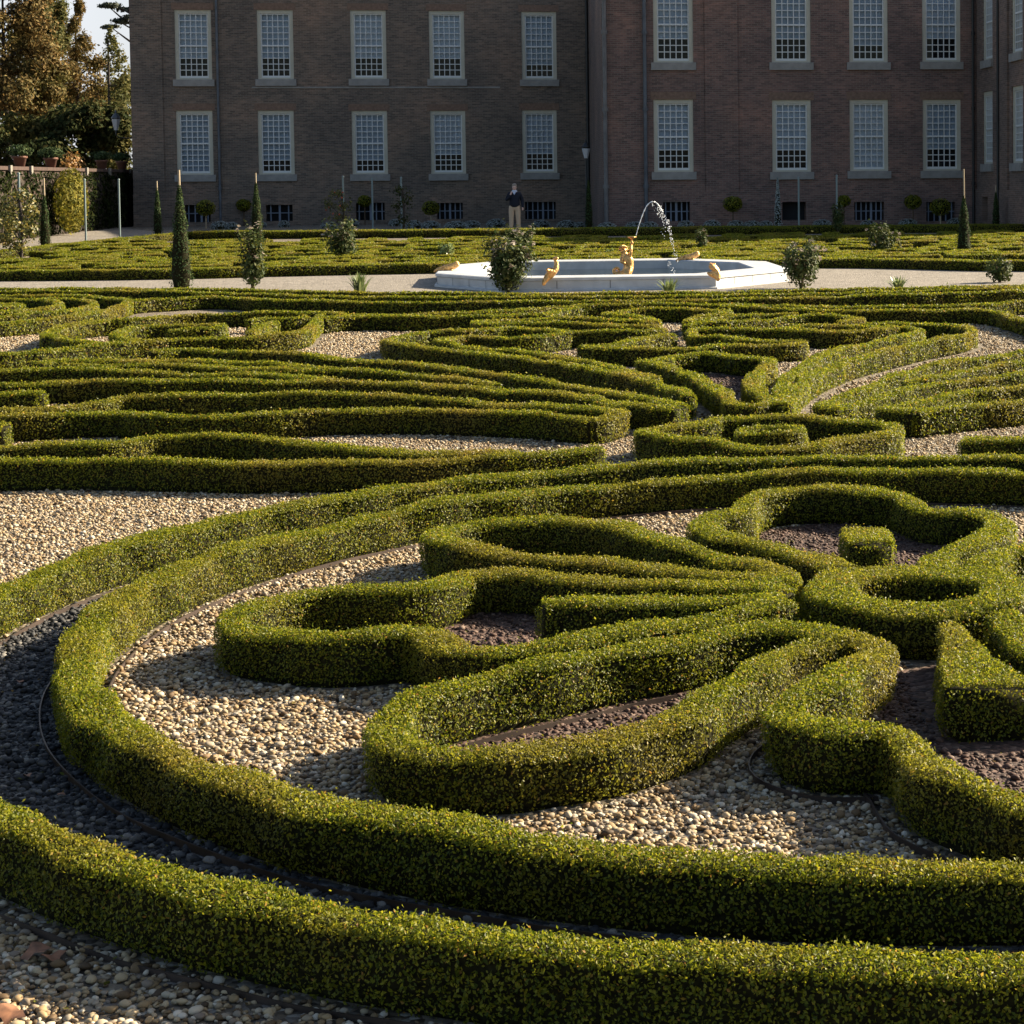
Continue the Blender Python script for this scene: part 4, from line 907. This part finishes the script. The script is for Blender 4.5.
# ------------------------------------------------------------------ garden wall with pots, left
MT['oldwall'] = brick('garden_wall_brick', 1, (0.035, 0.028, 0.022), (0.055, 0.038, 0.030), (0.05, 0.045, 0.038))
MT['coping'] = plain('brick_coping', (0.055, 0.032, 0.024), .9, noise=.3, nscale=4)
MT['ivy'] = leafy('shaded_ivy_leaf', [(0, (0.005, 0.009, 0.003)), (.6, (0.011, 0.018, 0.005)), (1, (0.024, 0.027, 0.008))], .9, .1, .03, spec=.03)  # dark ivy greens, lowered further to stand in for the palace's shade
uG = -17.0; va, vb = 58.0, vL + 12.0
gw = empty('garden_wall', (*uv(uG, va), Z0), TH); tag(gw, 'long brick garden wall with a reddish coping under the row of potted plants', 'wall')
lw_ = vb - va; zw = 2.42
G = Geo(); G.box(-.4, 0, 0, lw_, -.5, zw); build('wall', G, MT['oldwall'], gw)
G = Geo(); G.box(-.5, .08, -.05, lw_ + .02, zw + .003, zw + .13); build('coping', G, MT['coping'], gw)
MT['knob'] = plain('stone_knob', (0.20, 0.18, 0.15), .8)
for px in (7, 28, 84, 107, 128):
    v_, _ = on_u(px, 176, uG); G = Geo(); G.box(.083, .16, v_ - va - .13, v_ - va + .13, zw - .15, zw + .16); build('bracket_stone', G, MT['knob'], gw)
def foliage_mesh(name, P, N, L, m, parent=None, **k):
    G = Geo(); G.leaves(P, N, L, 0, **k); return build(name, G, m, parent)
def ellipsoid_pts(n, c, r, shell=.55):
    d = rng.normal(size=(n, 3)); d /= np.linalg.norm(d, axis=1)[:, None]; q = rng.uniform(shell, 1, n)[:, None]
    return np.asarray(c) + d * q * np.asarray(r), d
k = 11000
P = np.stack([rng.uniform(.03, .25, k), rng.uniform(.5, lw_ - .3, k), rng.uniform(.05, zw - .05, k) ** 1.0], 1); P = P[np.sin(P[:, 1] * 1.9) * .5 + rng.normal(0, .5, len(P)) + (1.6 - P[:, 2]) * .3 > -.35]
ivo = foliage_mesh('climbing_ivy', P, np.tile([1., 0, .1], (len(P), 1)), .17, MT['ivy']); ivo.location = gw.location; ivo.rotation_euler = (0, 0, TH)
tag(ivo, 'dark ivy sheet climbing over the brick garden wall at left', 'ivy')
MT['yellow'] = leafy('yellow_leaf', [(0, (0.06, 0.07, 0.010)), (.6, (0.16, 0.15, 0.020)), (1, (0.27, 0.22, 0.03))], .7, .3, .4, spec=.15)
v_, _ = on_u(50, 200, uG)
P, N_ = ellipsoid_pts(2600, (0, 0, 1.35), (.55, 1.7, 1.25), .5); yb = foliage_mesh('yellow_shrub', P, N_, .15, MT['yellow'])
yb.location = (*(uv(uG + .75, v_)), Z0 - .05); yb.rotation_euler = (0, 0, TH); tag(yb, 'bright yellow leaved shrub trained against the garden wall', 'shrub')
MT['terra'] = plain('terracotta', (0.16, 0.07, 0.045), .8, noise=.25, nscale=6)
MT['potleaf'] = leafy('pot_plant_leaf', [(0, (0.02, 0.035, 0.012)), (.6, (0.05, 0.075, 0.03)), (1, (0.085, 0.11, 0.045))], .8, .2, .1, spec=.1)
MT['orange'] = leafy('orange_leaf', [(0, (0.22, 0.10, 0.02)), (.6, (0.40, 0.20, 0.05)), (1, (0.45, 0.30, 0.10))], .5, .3, .2)
for px, lab in ((20, 'terracotta pot with a leafy plant on the garden wall, first from the left'), (51, 'terracotta pot with a leafy plant on the garden wall, second from the left'), (102, 'terracotta pot with a leafy plant on the garden wall, second from the palace'), (122, 'terracotta pot with a leafy plant on the garden wall, nearest the palace')):
    v_, _ = on_u(px, 172, uG - .2); q = uv(uG - .2, v_); r = empty('potted_plant', (q[0], q[1], Z0 + zw + .13)); tag(r, lab, 'potted plant', 'potted plants on the garden wall')
    G = Geo(); G.lathe((0, 0, 0), [(0, 0), (.16, 0), (.23, .30), (.27, .31), (.27, .38), (.22, .38), (.2, .33), (0, .33)], 14); build('pot', G, MT['terra'], r)
    P, N_ = ellipsoid_pts(420, (0, 0, .56), (.48, .48, .24), .35); foliage_mesh('foliage', P, N_, .13, MT['potleaf'], r)
v_, _ = on_u(73, 172, uG - .9); q = uv(uG - .9, v_); P, N_ = ellipsoid_pts(380, (0, 0, 2.75), (.5, .7, .55), .2); G = Geo(); G.leaves(P, N_, .14, 0); G.tube([(0, 0, 0), (0, .05, 1.4), (0, 0, 2.6)], .04, 6, 1)
o = build('orange_shrub', G, [MT['orange'], MT['twig']]); o.location = (q[0], q[1], Z0); tag(o, 'shrub with orange autumn leaves rising behind the garden wall between the pots', 'shrub')

# ------------------------------------------------------------------ trees behind the wall
MT['bark'] = plain('bark', (0.045, 0.035, 0.028), .95, noise=.4, nscale=5)
AUT = leafy('autumn_leaf', [(0, (0.055, 0.050, 0.018)), (.4, (0.130, 0.092, 0.030)), (.75, (0.195, 0.115, 0.038)), (1, (0.25, 0.19, 0.07))], .7, .3, .8, pscale=.35, warm=(.17, .19, .05), spec=.15)
OLV = leafy('olive_leaf', [(0, (0.045, 0.055, 0.018)), (.5, (0.105, 0.110, 0.034)), (1, (0.17, 0.145, 0.05))], .7, .35, .4, pscale=.3, warm=(.36, .25, .09), spec=.15)
DRK = leafy('dark_leaf', [(0, (0.020, 0.030, 0.010)), (.6, (0.048, 0.060, 0.020)), (1, (0.10, 0.085, 0.030))], .8, .3, .5, pscale=.3, spec=.08)
CON = leafy('conifer_leaf', [(0, (0.016, 0.026, 0.016)), (.6, (0.036, 0.052, 0.032)), (1, (0.06, 0.075, 0.045))], .6, .15, .1, pscale=.4)
def tree(name, label, px, dep, blobs, m, leafL=.26, n=900, trunk=.28, group=None):
    """blobs: (px, py, rx, ry) of leaf clumps as seen, spread in depth"""
    b = at_depth(px, 200, dep); r = empty(name, (b[0], b[1], Z0)); tag(r, label, 'tree', group); sc = dep / F
    cs_ = []
    for bx, by, rx, ry in blobs:
        q = at_depth(bx, by, dep); cs_.append((q - np.array([b[0], b[1], Z0]) + np.array([0, rng.normal() * rx * sc * .8, 0]), rx * sc, ry * sc))
    zt = max(c[0][2] for c in cs_)
    G = Geo(); T = spline(np.array([(0, 0, -.2), (.1, 0, zt * .3), (-.05, .1, zt * .65), (0, 0, zt)]), False, .6); G.tube(T, np.linspace(trunk, .04, len(T)), 8); 
    for c, rx, ry in cs_:
        z = max(.8, c[2] - np.hypot(c[0], c[1]) * .7); a = np.array([np.interp(z, T[:, 2], T[:, 0]), np.interp(z, T[:, 2], T[:, 1]), z])
        if c[2] > z + .1 or np.hypot(*c[:2]) > .4:
            L_ = spline(np.array([a, (a + c) / 2 + rng.normal(size=3) * .2, c]), False, .5); G.tube(L_, np.linspace(trunk * .35, .02, len(L_)), 5)
    build('trunk', G, MT['bark'], r)
    G = Geo()
    for c, rx, ry in cs_:
        k = int(n * rx * ry * sc * 0.0 + n)
        for _ in range(9):
            d = rng.normal(size=3); d /= np.linalg.norm(d); cc = c + d * rng.uniform(.3, .95) * np.array([rx, rx, ry]); kk = k // 9
            off = rng.normal(size=(kk, 3)) * np.array([rx, rx, ry]) * .27
            G.leaves(cc + off, off / (np.linalg.norm(off, axis=1)[:, None] + 1e-6), leafL, 0, up=.3)
    build('crown', G, m, r)
    return r
tree('autumn_tree', 'large tree with orange brown autumn leaves at the left edge', 8, 104, [(5, -20, 28, 20), (-15, 20, 26, 22), (20, 18, 24, 20), (40, -12, 22, 16), (25, 48, 26, 18), (0, 62, 26, 20), (44, 70, 20, 18), (24, 92, 26, 16), (50, 95, 14, 14), (0, 105, 24, 16), (38, 112, 20, 12)], AUT, n=2600, leafL=.2)
tree('olive_tree', 'tall dark olive green tree behind the orange tree in the top left corner', 30, 112, [(10, -30, 30, 20), (48, -5, 14, 18), (56, 12, 9, 10), (40, 8, 14, 12), (60, 36, 8, 10), (30, 30, 18, 14), (52, 25, 13, 16), (56, 50, 12, 14), (0, 40, 26, 22), (30, 80, 30, 22), (-10, 90, 30, 24), (62, 72, 16, 14), (66, 96, 18, 14), (90, 100, 18, 14), (112, 100, 16, 16), (125, 88, 8, 14)], OLV, n=2200, leafL=.2)
tree('rusty_tree', 'slim tree with thin rusty foliage and a pointed top against the sky', 80, 108, [(80, 8, 5, 14), (77, 28, 9, 12), (88, 44, 12, 10), (76, 55, 14, 12), (95, 64, 12, 10), (82, 78, 18, 12), (68, 88, 14, 12), (100, 86, 13, 11), (86, 102, 20, 11)], AUT, n=800, trunk=.2, leafL=.17)
tree('bare_tree', 'thinly leaved tree of upright twigs close to the palace corner', 112, 100, [(110, 40, 6, 14), (118, 55, 9, 14), (108, 68, 10, 12), (122, 76, 10, 12), (114, 92, 14, 12), (124, 110, 12, 12)], OLV, n=240, trunk=.15, leafL=.2)
tree('dark_tree', 'dark broad leaved tree filling the shade above the pots', 84, 98, [(20, 128, 28, 18), (60, 122, 22, 18), (90, 118, 20, 16), (115, 122, 16, 18), (124, 142, 12, 18), (100, 145, 20, 16), (70, 148, 24, 16), (35, 150, 24, 16), (5, 148, 22, 18), (84, 165, 44, 10), (10, 168, 30, 10), (40, 135, 30, 20), (95, 132, 24, 18)], DRK, n=2200, trunk=.42)
tree('low_hedge_tree', 'dark shrubby tree behind the wall at the left edge', -20, 96, [(-30, 120, 30, 26), (-40, 150, 30, 26), (-10, 165, 24, 14)], DRK, n=900)
cd = tree('cedar_tree', 'dark cedar with drooping level branches reaching out beside the palace', 150, 118, [(108, 6, 8, 2.2), (118, 7, 9, 2.6), (129, 9, 9, 3), (110, 27, 7, 2), (120, 22, 8, 2.4), (130, 18, 9, 2.6), (112, -8, 10, 3), (125, -14, 12, 4), (150, 0, 16, 6), (155, -30, 14, 10), (150, 25, 16, 6)], CON, n=420, leafL=.2, trunk=.35)

# ------------------------------------------------------------------ plants of the far garden
MT['wood'] = plain('pale_stake', (0.38, 0.30, 0.20), .8)
MT['spire'] = leafy('yew_leaf', [(0, (0.018, 0.036, 0.014)), (.6, (0.042, 0.075, 0.026)), (1, (0.085, 0.115, 0.035))], .75, .2, .2, spec=.1)
MT['rose'] = leafy('rose_leaf', [(0, (0.022, 0.038, 0.010)), (.6, (0.058, 0.085, 0.022)), (1, (0.115, 0.125, 0.04))], .6, .25, .25, pscale=4, spec=.2)
MT['bloom'] = leafy('rose_bloom', [(0, (0.22, 0.18, 0.14)), (.6, (0.34, 0.29, 0.23)), (1, (0.46, 0.37, 0.31))], .6, .3, 0)
MT['lav'] = leafy('lavender_leaf', [(0, (0.22, 0.26, 0.24)), (.6, (0.36, 0.40, 0.38)), (1, (0.48, 0.52, 0.50))], .7, .2, 0)
MT['iris'] = leafy('iris_blade', [(0, (0.09, 0.14, 0.035)), (.6, (0.17, 0.22, 0.07)), (1, (0.27, 0.30, 0.12))], .4, .35, 0)
MT['post'] = plain('grey_green_post', (0.17, 0.22, 0.22), .45)
def gnd(px, py):
    """ground point at a pixel, kept in front of the palace"""
    p = at(px, py, 0)
    while px > 600 and (p[:2] @ E2 > vR - .75 or p[:2] @ E1 > uWing - .5) and py < 236: py += .1; p = at(px, py, 0)
    return p, py
def spire(px, base, topy, stake, wpx, label, m='spire', cat='conifer', group='clipped spires of the far garden'):
    p, base = gnd(px, base); s = p[1] / F; h = (base - topy) * s; r = empty('clipped_spire', p); tag(r, label, cat, group); w_ = wpx * s / 2
    k = int(3200 * max(.3, min(1.6, h * w_))); t = rng.random(k) ** .8; a = rng.random(k) * 6.283
    rad = w_ * (np.clip((1 - t) ** .66, .08, 1)) * np.minimum(1, .78 + t * 2.5) * (1 + .10 * np.sin(t * 21 + a * 2)) * rng.uniform(.75, 1.08, k)
    P = np.stack([rad * np.cos(a), rad * np.sin(a), t * h + .02], 1); N_ = np.stack([np.cos(a), np.sin(a), 0 * a + .5], 1)
    G = Geo(); G.lathe((0, 0, 0), [(w_ * .6, 0), (w_ * .78, h * .15), (w_ * .6, h * .45), (w_ * .25, h * .8), (.01, h)], 10, 1); G.leaves(P, N_, max(.05, 1.6 * s), 0)
    build('foliage', G, [MT[m], MT['boxbody']], r)
    if stake: G = Geo(); G.tube([(0.03, 0, 0), (0.0, 0, (base - stake) * s)], .025, 6); build('stake', G, MT['wood'], r)
spire(45.5, 248, 195, 178, 13, 'dark clipped conifer spire beside the young tree at the left')
spire(158, 235.5, 188, 181, 10, 'dark narrow conifer spire next to the light side path')
spire(181.5, 288.5, 186, 170, 25, 'tallest conifer spire with a pale stake, standing at the fountain path')
spire(257, 240, 183, 173, 14, 'dark conifer spire rising above the rose bush left of the fountain')
spire(589, 229.5, 181, None, 9, 'thin dark conifer spire at the foot of the lamp post')
spire(964, 257, 196, 169, 17, 'conifer spire with a tall pale stake at the right side of the far parterre')
spire(996, 227, 192, 185, 9, 'small dark conifer spire against the right wing of the palace')
spire(778, 229, 178, None, 8, 'thin grey green climbing plant column before the palace, left of two steel posts', 'lav', 'climbing plant', None)
def standard(px, py, r_px, base, label, m='box', dim=False):
    p, base = gnd(px, base); s = p[1] / F; r = empty('ball_tree', p); tag(r, label, 'topiary', 'ball shaped standard trees'); c = (base - py) * s; rr_ = r_px * s
    G = Geo(); G.tube([(0, 0, 0), (.01, 0, c)], .03, 6); build('stem', G, MT['wood'] if not dim else MT['twig'], r)
    P, N_ = ellipsoid_pts(700, (0, 0, c), (rr_, rr_, rr_ * .82), .85); G = Geo(); G.lathe((0, 0, c), [(0, -rr_ * .66), (rr_ * .6, -rr_ * .45), (rr_ * .8, 0), (rr_ * .6, rr_ * .45), (0, rr_ * .66)], 12, 1); G.leaves(P, N_, .08, 0); build('crown', G, [MT[m], MT['boxbody']], r)
standard(206, 208, 10, 229, 'ball shaped standard tree by the first downpipe, with a pale stem')
standard(244, 205, 7.5, 226, 'small dim ball tree left of the spire above the rose bush', dim=True)
standard(365, 201, 7, 225, 'small dim ball tree between two steel posts left', dim=True)
standard(431, 208, 9, 226, 'ball shaped standard tree left of the standing person')
standard(733, 204, 10, 226, 'ball shaped standard tree right of the water jet, before the brick pier', dim=True)
standard(844, 201, 7, 225, 'small dim ball tree right of the post by the black opening', dim=True)
standard(913, 202, 9, 225, 'dim ball shaped tree left of the brighter ball tree at right', dim=True)
standard(940.5, 207, 11, 227, 'brightest ball shaped standard tree, left of the tall right spire')
def bush(name, px, base, topy, wpx, label, n=900, blooms=0, m='rose', cat='rose bush', leaf=None, loose=.35, lean=0):
    p, base = gnd(px, base); s = p[1] / F; h = (base - topy) * s; w_ = wpx * s / 2; r = empty(name, p); tag(r, label, cat)
    nst = 9; G = Geo(); tips = []
    for k in range(nst):
        a = 6.283 * k / nst + rng.normal() * .3; q = w_ * rng.uniform(.35, .95); tip = np.array([q * math.cos(a), q * math.sin(a), h * rng.uniform(.6, .98)]); tips.append(tip)
        G.tube(spline(np.array([(0.02 * math.cos(a), .02 * math.sin(a), 0), (q * .4 * math.cos(a), q * .4 * math.sin(a), h * .45), tip]), False, .1), .012, 5)
    build('stems', G, MT['twig'], r)
    P1, N1 = ellipsoid_pts(int(n * 1.1), (0, 0, h * .45), (w_ * .85, w_ * .85, h * .43), .15)
    P2 = np.concatenate([tp + rng.normal(size=(int(n * .8) // nst, 3)) * np.array([w_, w_, h]) * .16 for tp in tips]); N2 = P2 - np.array([0, 0, h * .4]); N2 /= np.linalg.norm(N2, axis=1)[:, None]
    P = np.concatenate([P1, P2]); P[:, 2] = np.maximum(P[:, 2], .03); foliage_mesh('foliage', P, np.concatenate([N1, N2]), leaf or max(.09, 3.2 * s), MT[m], r)
    if blooms:
        P = np.concatenate([tips[i % nst] + rng.normal(size=(1, 3)) * np.array([w_, w_, h]) * .2 for i in range(blooms)]); P = np.repeat(P, 7, 0) + rng.normal(size=(blooms * 7, 3)) * .03
        foliage_mesh('bloom', P, np.tile([0, 0, 1.], (len(P), 1)), .085, MT['bloom'], r, wid=.9)
bush('rose_bush', 508, 293, 243, 47, 'large dark rose bush with pale spent flowers in front of the fountain basin', 1900, 26)
bush('rose_bush', 519, 252, 229, 28, 'smaller pale flowering bush behind the large rose bush, below the standing person', 700, 16)
bush('rose_bush', 801, 289, 246, 46, 'loose rose bush with cream flowers at the right end of the basin', 900, 18)
bush('rose_bush', 342, 262, 227, 38, 'rounded rose bush with pale tips in the parterre left of the fountain', 1000, 18)
bush('rose_bush', 253, 290, 240, 28, 'narrow rose bush with a bare cane beside the path, right of the tallest spire', 700, 8)
bush('rose_bush', 882, 257, 230, 32, 'rose bush with pale tips in the parterre right of the fountain', 700, 12)
bush('rose_bush', 702, 254, 232, 14, 'small thin grey green rose bush just behind the fountain basin', 240, 4)
bush('rose_bush', 1000, 283, 261, 34, 'low light green leafy bush at the right edge beside the path', 380, 2)
bush('small_shrub', 838, 234, 205, 14, 'small upright green shrub in front of the barred window right of the posts', 420, 0, cat='shrub')
bush('small_shrub', 446, 263, 247, 16, 'small round light green shrub left behind the fountain', 360, 0, m='iris', cat='shrub')
bush('small_shrub', 610, 259, 250, 14, 'tiny light green tuft behind the basin left of the gilded sea boy', 160, 0, m='iris', cat='shrub')
def iris(px, base, topy, wpx, label, n=40):
    p, base = gnd(px, base); s = p[1] / F; h = (base - topy) * s * 1.05; w_ = wpx * s / 2; G = Geo()
    for k in range(n):
        a = rng.random() * 6.283; ln_ = h * rng.uniform(.7, 1.1); sp_ = w_ * rng.uniform(.1, 1.05); b = np.array([math.cos(a), math.sin(a), 0]); t_ = np.array([-math.sin(a), math.cos(a), 0]) * .022
        base_ = b * rng.uniform(0, .12); ps = [base_ + b * sp_ * q ** 1.8 + np.array([0, 0, ln_ * (q - .28 * q ** 3 * (sp_ / w_))]) for q in (0, .35, .7, 1)]; wd = [1, 1.1, .8, .08]
        V = np.array([pp + t_ * wd[i] * sg for i, pp in enumerate(ps) for sg in (-1, 1)]); G.add(V, [(2 * i, 2 * i + 1, 2 * i + 3, 2 * i + 2) for i in range(3)], 0, True)
    o = build('iris_clump', G, MT['iris']); o.location = p; tag(o, label, 'iris')
iris(360, 294, 272, 30, 'clump of pale green sword leaves by the path left of the basin', 50)
iris(669, 294, 277, 30, 'clump of grey green sword leaves in front of the basin', 42)
iris(898, 289, 276, 24, 'clump of bright green sword leaves by the path right of the basin', 46)
lavx = [(284, 222, 11), (262, 222, 9), (329, 223, 16), (352, 222, 14), (395, 221, 12), (414, 223, 16), (431, 223, 18), (456, 224, 22), (472, 222, 16), (496, 222, 18), (541, 222, 18), (567, 223, 20), (580, 223, 12), (607, 222, 18), (635, 223, 20), (650, 222, 16), (686, 222, 16), (712, 221, 17), (736, 221, 17), (752, 221, 18), (766, 221, 14), (822, 220, 18), (868, 220, 15), (908, 219, 18), (955, 219, 16), (220, 224, 18), (232, 224, 12)]
lv = None
for (x, y, wp) in lavx:
    p, _y = gnd(x, y + 5.2); s = p[1] / F
    if lv is None:
        P, N_ = ellipsoid_pts(520, (0, 0, .12), (.36, .36, .27), .8); P[:, 2] = np.abs(P[:, 2]) ; G = Geo(); G.lathe((0, 0, 0), [(.3, 0), (.31, .12), (.22, .28), (0, .34)], 10, 1); G.leaves(P, N_, .075, 0, wid=.35); o = lv = build('lavender_cushion', G, [MT['lav'], MT['boxbody']])
    else: o = lv.copy(); COL.objects.link(o)
    o.location = p; q = wp * s / .74; o.scale = (q * 1.15, q * .9, (.62 + .2 * q) * (.85 + .3 * rng.random())); o.rotation_euler = (0, 0, TH + rng.normal() * .2)
    tag(o, 'round grey green lavender cushion in the row at the foot of the palace', 'lavender', 'lavender cushions along the palace')
for px, base, tp, lab in [(86, 244, 180, 'slim grey green steel post at the garden wall, left of a pair'), (120, 239, 180, 'slim grey green steel post nearer the palace, right of the pair by the wall'), (344, 236, 177, 'slim steel post behind the small tree with red fruit'), (373, 231.5, 179, 'slim steel post between the small fruit tree and the thin bushy tree'), (402, 233, 178, 'slim steel post rising from the thin bushy tree'), (799, 231, 178, 'slim steel post in front of the black opening in the plinth'), (837, 233, 176, 'slim steel post rising from the upright green shrub'), (21, 262, 174, 'slim steel post behind the young tree at the left edge')]:
    p, base = gnd(px, base); G = Geo(); h = (base - tp) * p[1] / F; G.tube([(0, 0, 0), (0, 0, h)], .036, 8); G.lathe((0, 0, h), [(.04, 0), (.045, .03), (0, .05)], 8)
    o = build('steel_post', G, MT['post']); o.location = p; tag(o, lab, 'post', 'slim steel posts')
def small_tree(px, base, blobs, m, label, n, extra=None, leaf=.1):
    p, base = gnd(px, base); s = p[1] / F; r = empty('young_tree', p); tag(r, label, 'tree'); G = Geo(); L = []
    zt = max((base - b[1]) * s for b in blobs)
    G.tube(spline(np.array([(0, 0, 0), (.05, 0, zt * .4), (0, 0, zt)]), False, .2), np.linspace(.06, .015, max(3, int(np.sum(np.linalg.norm(np.diff(np.array([(0, 0, 0), (.05, 0, zt * .4), (0, 0, zt)]), axis=0), axis=1)) / .2) + 1)) if False else .045, 7)
    G2 = Geo(); Gf = Geo()
    for bx, by, rx, ry in blobs:
        c = np.array([(bx - px) * s, rng.normal() * rx * s * .5, (base - by) * s]); G.tube([(0, 0, max(.2, c[2] - .5)), c], [.02, .006], 5)
        off = rng.normal(size=(n, 3)) * np.array([rx, rx, ry]) * s * .5; G2.leaves(c + off, off / (np.linalg.norm(off, axis=1)[:, None] + 1e-6), leaf, 0)
        if extra:
            for _ in range(2): Gf.lathe(c + rng.normal(size=3) * rx * s * .5, [(0, -.04), (.04, 0), (0, .04)], 6)
    build('trunk', G, MT['bark'], r); build('crown', G2, m, r)
    if extra: build('fruit', Gf, MT[extra], r)
YT = leafy('young_leaf', [(0, (0.05, 0.065, 0.018)), (.5, (0.13, 0.14, 0.035)), (1, (0.30, 0.22, 0.05))], .5, .35, .3)
MT['fruit'] = plain('red_fruit', (0.35, 0.06, 0.02), .4)
small_tree(21, 263, [(21, 195, 9, 6), (10, 208, 11, 8), (28, 210, 9, 9), (5, 224, 10, 9), (20, 226, 12, 8), (31, 232, 7, 8), (8, 240, 9, 8), (18, 246, 10, 6)], YT, 'young tree with yellow green autumn leaves at the left edge of the far garden', 150, None, .11)
small_tree(343, 236, [(338, 194, 8, 5), (331, 204, 7, 7), (346, 206, 8, 7), (338, 217, 9, 7), (347, 222, 7, 6)], OLV, 'small thin tree with red fruit before the barred basement windows at left', 90, 'fruit', .1)
small_tree(403, 234, [(400, 190, 8, 5), (408, 200, 7, 7), (398, 206, 7, 8), (405, 220, 8, 7)], DRK, 'small thin bushy tree around the third steel post left of the person', 90, None, .1)

# ------------------------------------------------------------------ the person
p = at(515, 231, 0)
pe = empty('person', p, R_(6)); pe.scale = (1.12, 1.08, 1.0); tag(pe, 'person in a navy sweater and beige trousers before the palace, one hand raised', 'person')
MT['skin'] = plain('skin', (0.72, 0.44, 0.33), .55); MT['navy'] = plain('navy_knit', (0.010, 0.012, 0.022), .9); MT['beige'] = plain('beige_cloth', (0.66, 0.46, 0.30), .85)
MT['shirt'] = plain('pale_shirt', (0.55, 0.57, 0.65), .8); MT['hair'] = plain('grey_hair', (0.30, 0.24, 0.19), .8); MT['shoe'] = plain('dark_shoe', (0.03, 0.022, 0.018), .5)
body = [[((0, 0, .95), .10, 'pel'), ((0, .0, 1.15), .11), ((0, .0, 1.36), .14, 'ch'), ((0, -.01, 1.48), .07), ((0, -.02, 1.56), .055), ((0, -.035, 1.64), .088), ((0, -.03, 1.73), .082)],
        ['ch', ((-.17, 0, 1.42), .06), ((-.26, -.02, 1.17), .045), ((-.17, -.20, 1.28), .034), ((-.10, -.20, 1.46), .028), ((-.075, -.19, 1.52), .032)],
        ['ch', ((.17, 0, 1.42), .06), ((.25, .02, 1.15), .045), ((.27, -.05, .92), .034), ((.275, -.07, .85), .028), ((.27, -.08, .78), .03)],
        ['pel', ((-.10, 0, .88), .085), ((-.11, -.01, .50), .058), ((-.12, .02, .10), .042), ((-.125, -.05, .04), .04), ((-.13, -.16, .03), .035)],
        ['pel', ((.10, 0, .88), .085), ((.11, -.01, .50), .058), ((.12, .02, .10), .042), ((.13, -.05, .04), .04), ((.15, -.15, .03), .035)]]
skinned('body', *chain(body), MT['skin'], pe)
sw = [[((0, 0, .88), .175, 'pel'), ((0, 0, 1.0), .195), ((0, 0, 1.18), .19), ((0, 0, 1.37), .18, 'ch'), ((0, -.01, 1.47), .10)], ['ch', ((-.18, 0, 1.42), .085), ((-.27, -.02, 1.17), .065), ((-.18, -.20, 1.27), .05), ((-.12, -.2, 1.40), .045)],
      ['ch', ((.18, 0, 1.42), .085), ((.26, .02, 1.15), .065), ((.275, -.05, .93), .05), ((.28, -.065, .89), .046)]]
skinned('sweater', *chain(sw), MT['navy'], pe)
tr_ = [[((0, 0, 1.08), .14), ((0, 0, .97), .165, 'pel')], ['pel', ((-.10, 0, .86), .125), ((-.115, -.01, .50), .085), ((-.125, .01, .09), .075)], ['pel', ((.10, 0, .86), .125), ((.115, -.01, .50), .085), ((.13, .01, .09), .075)]]
skinned('trousers', *chain(tr_), MT['beige'], pe)
G = Geo(); G.add([(-.085, -.09, 1.56), (.085, -.09, 1.56), (.05, -.165, 1.47), (0, -.185, 1.38), (-.05, -.165, 1.47), (-.09, .02, 1.57), (.09, .02, 1.57)], [(0, 4, 3), (1, 0, 3), (1, 3, 2)], 0, True)
G.lathe((0, -.02, 1.50), [(.10, 0), (.085, .05), (.075, .07)], 12); build('shirt_collar', G, MT['shirt'], pe)
G = Geo(); G.lathe((0, .012, 1.745), [(.080, -.05), (.086, .0), (.072, .048), (.042, .07), (0, .078)], 14)
hr = build('hair', G, MT['hair'], pe)
for sx in (-1, 1): G = Geo(); G.lathe((0, 0, 0), [(0, -.035), (.05, -.03), (.055, .01), (.03, .05), (0, .055)], 10); o = build('shoe', G, MT['shoe'], pe); o.scale = (1, 2.4, 1); o.location = (sx * .13, -.06, .035)
G = Geo()
for sx in (-1, 1): G.lathe((sx * .032, -.112, 1.665), [(0, -.009), (.010, 0), (0, .009)], 6)
build('eyes', G, MT['shoe'], pe)
G = Geo(); G.lathe((0, -.125, 1.635), [(.018, -.012), (.016, 0), (.006, .03), (0, .04)], 6); build('nose', G, MT['skin'], pe)
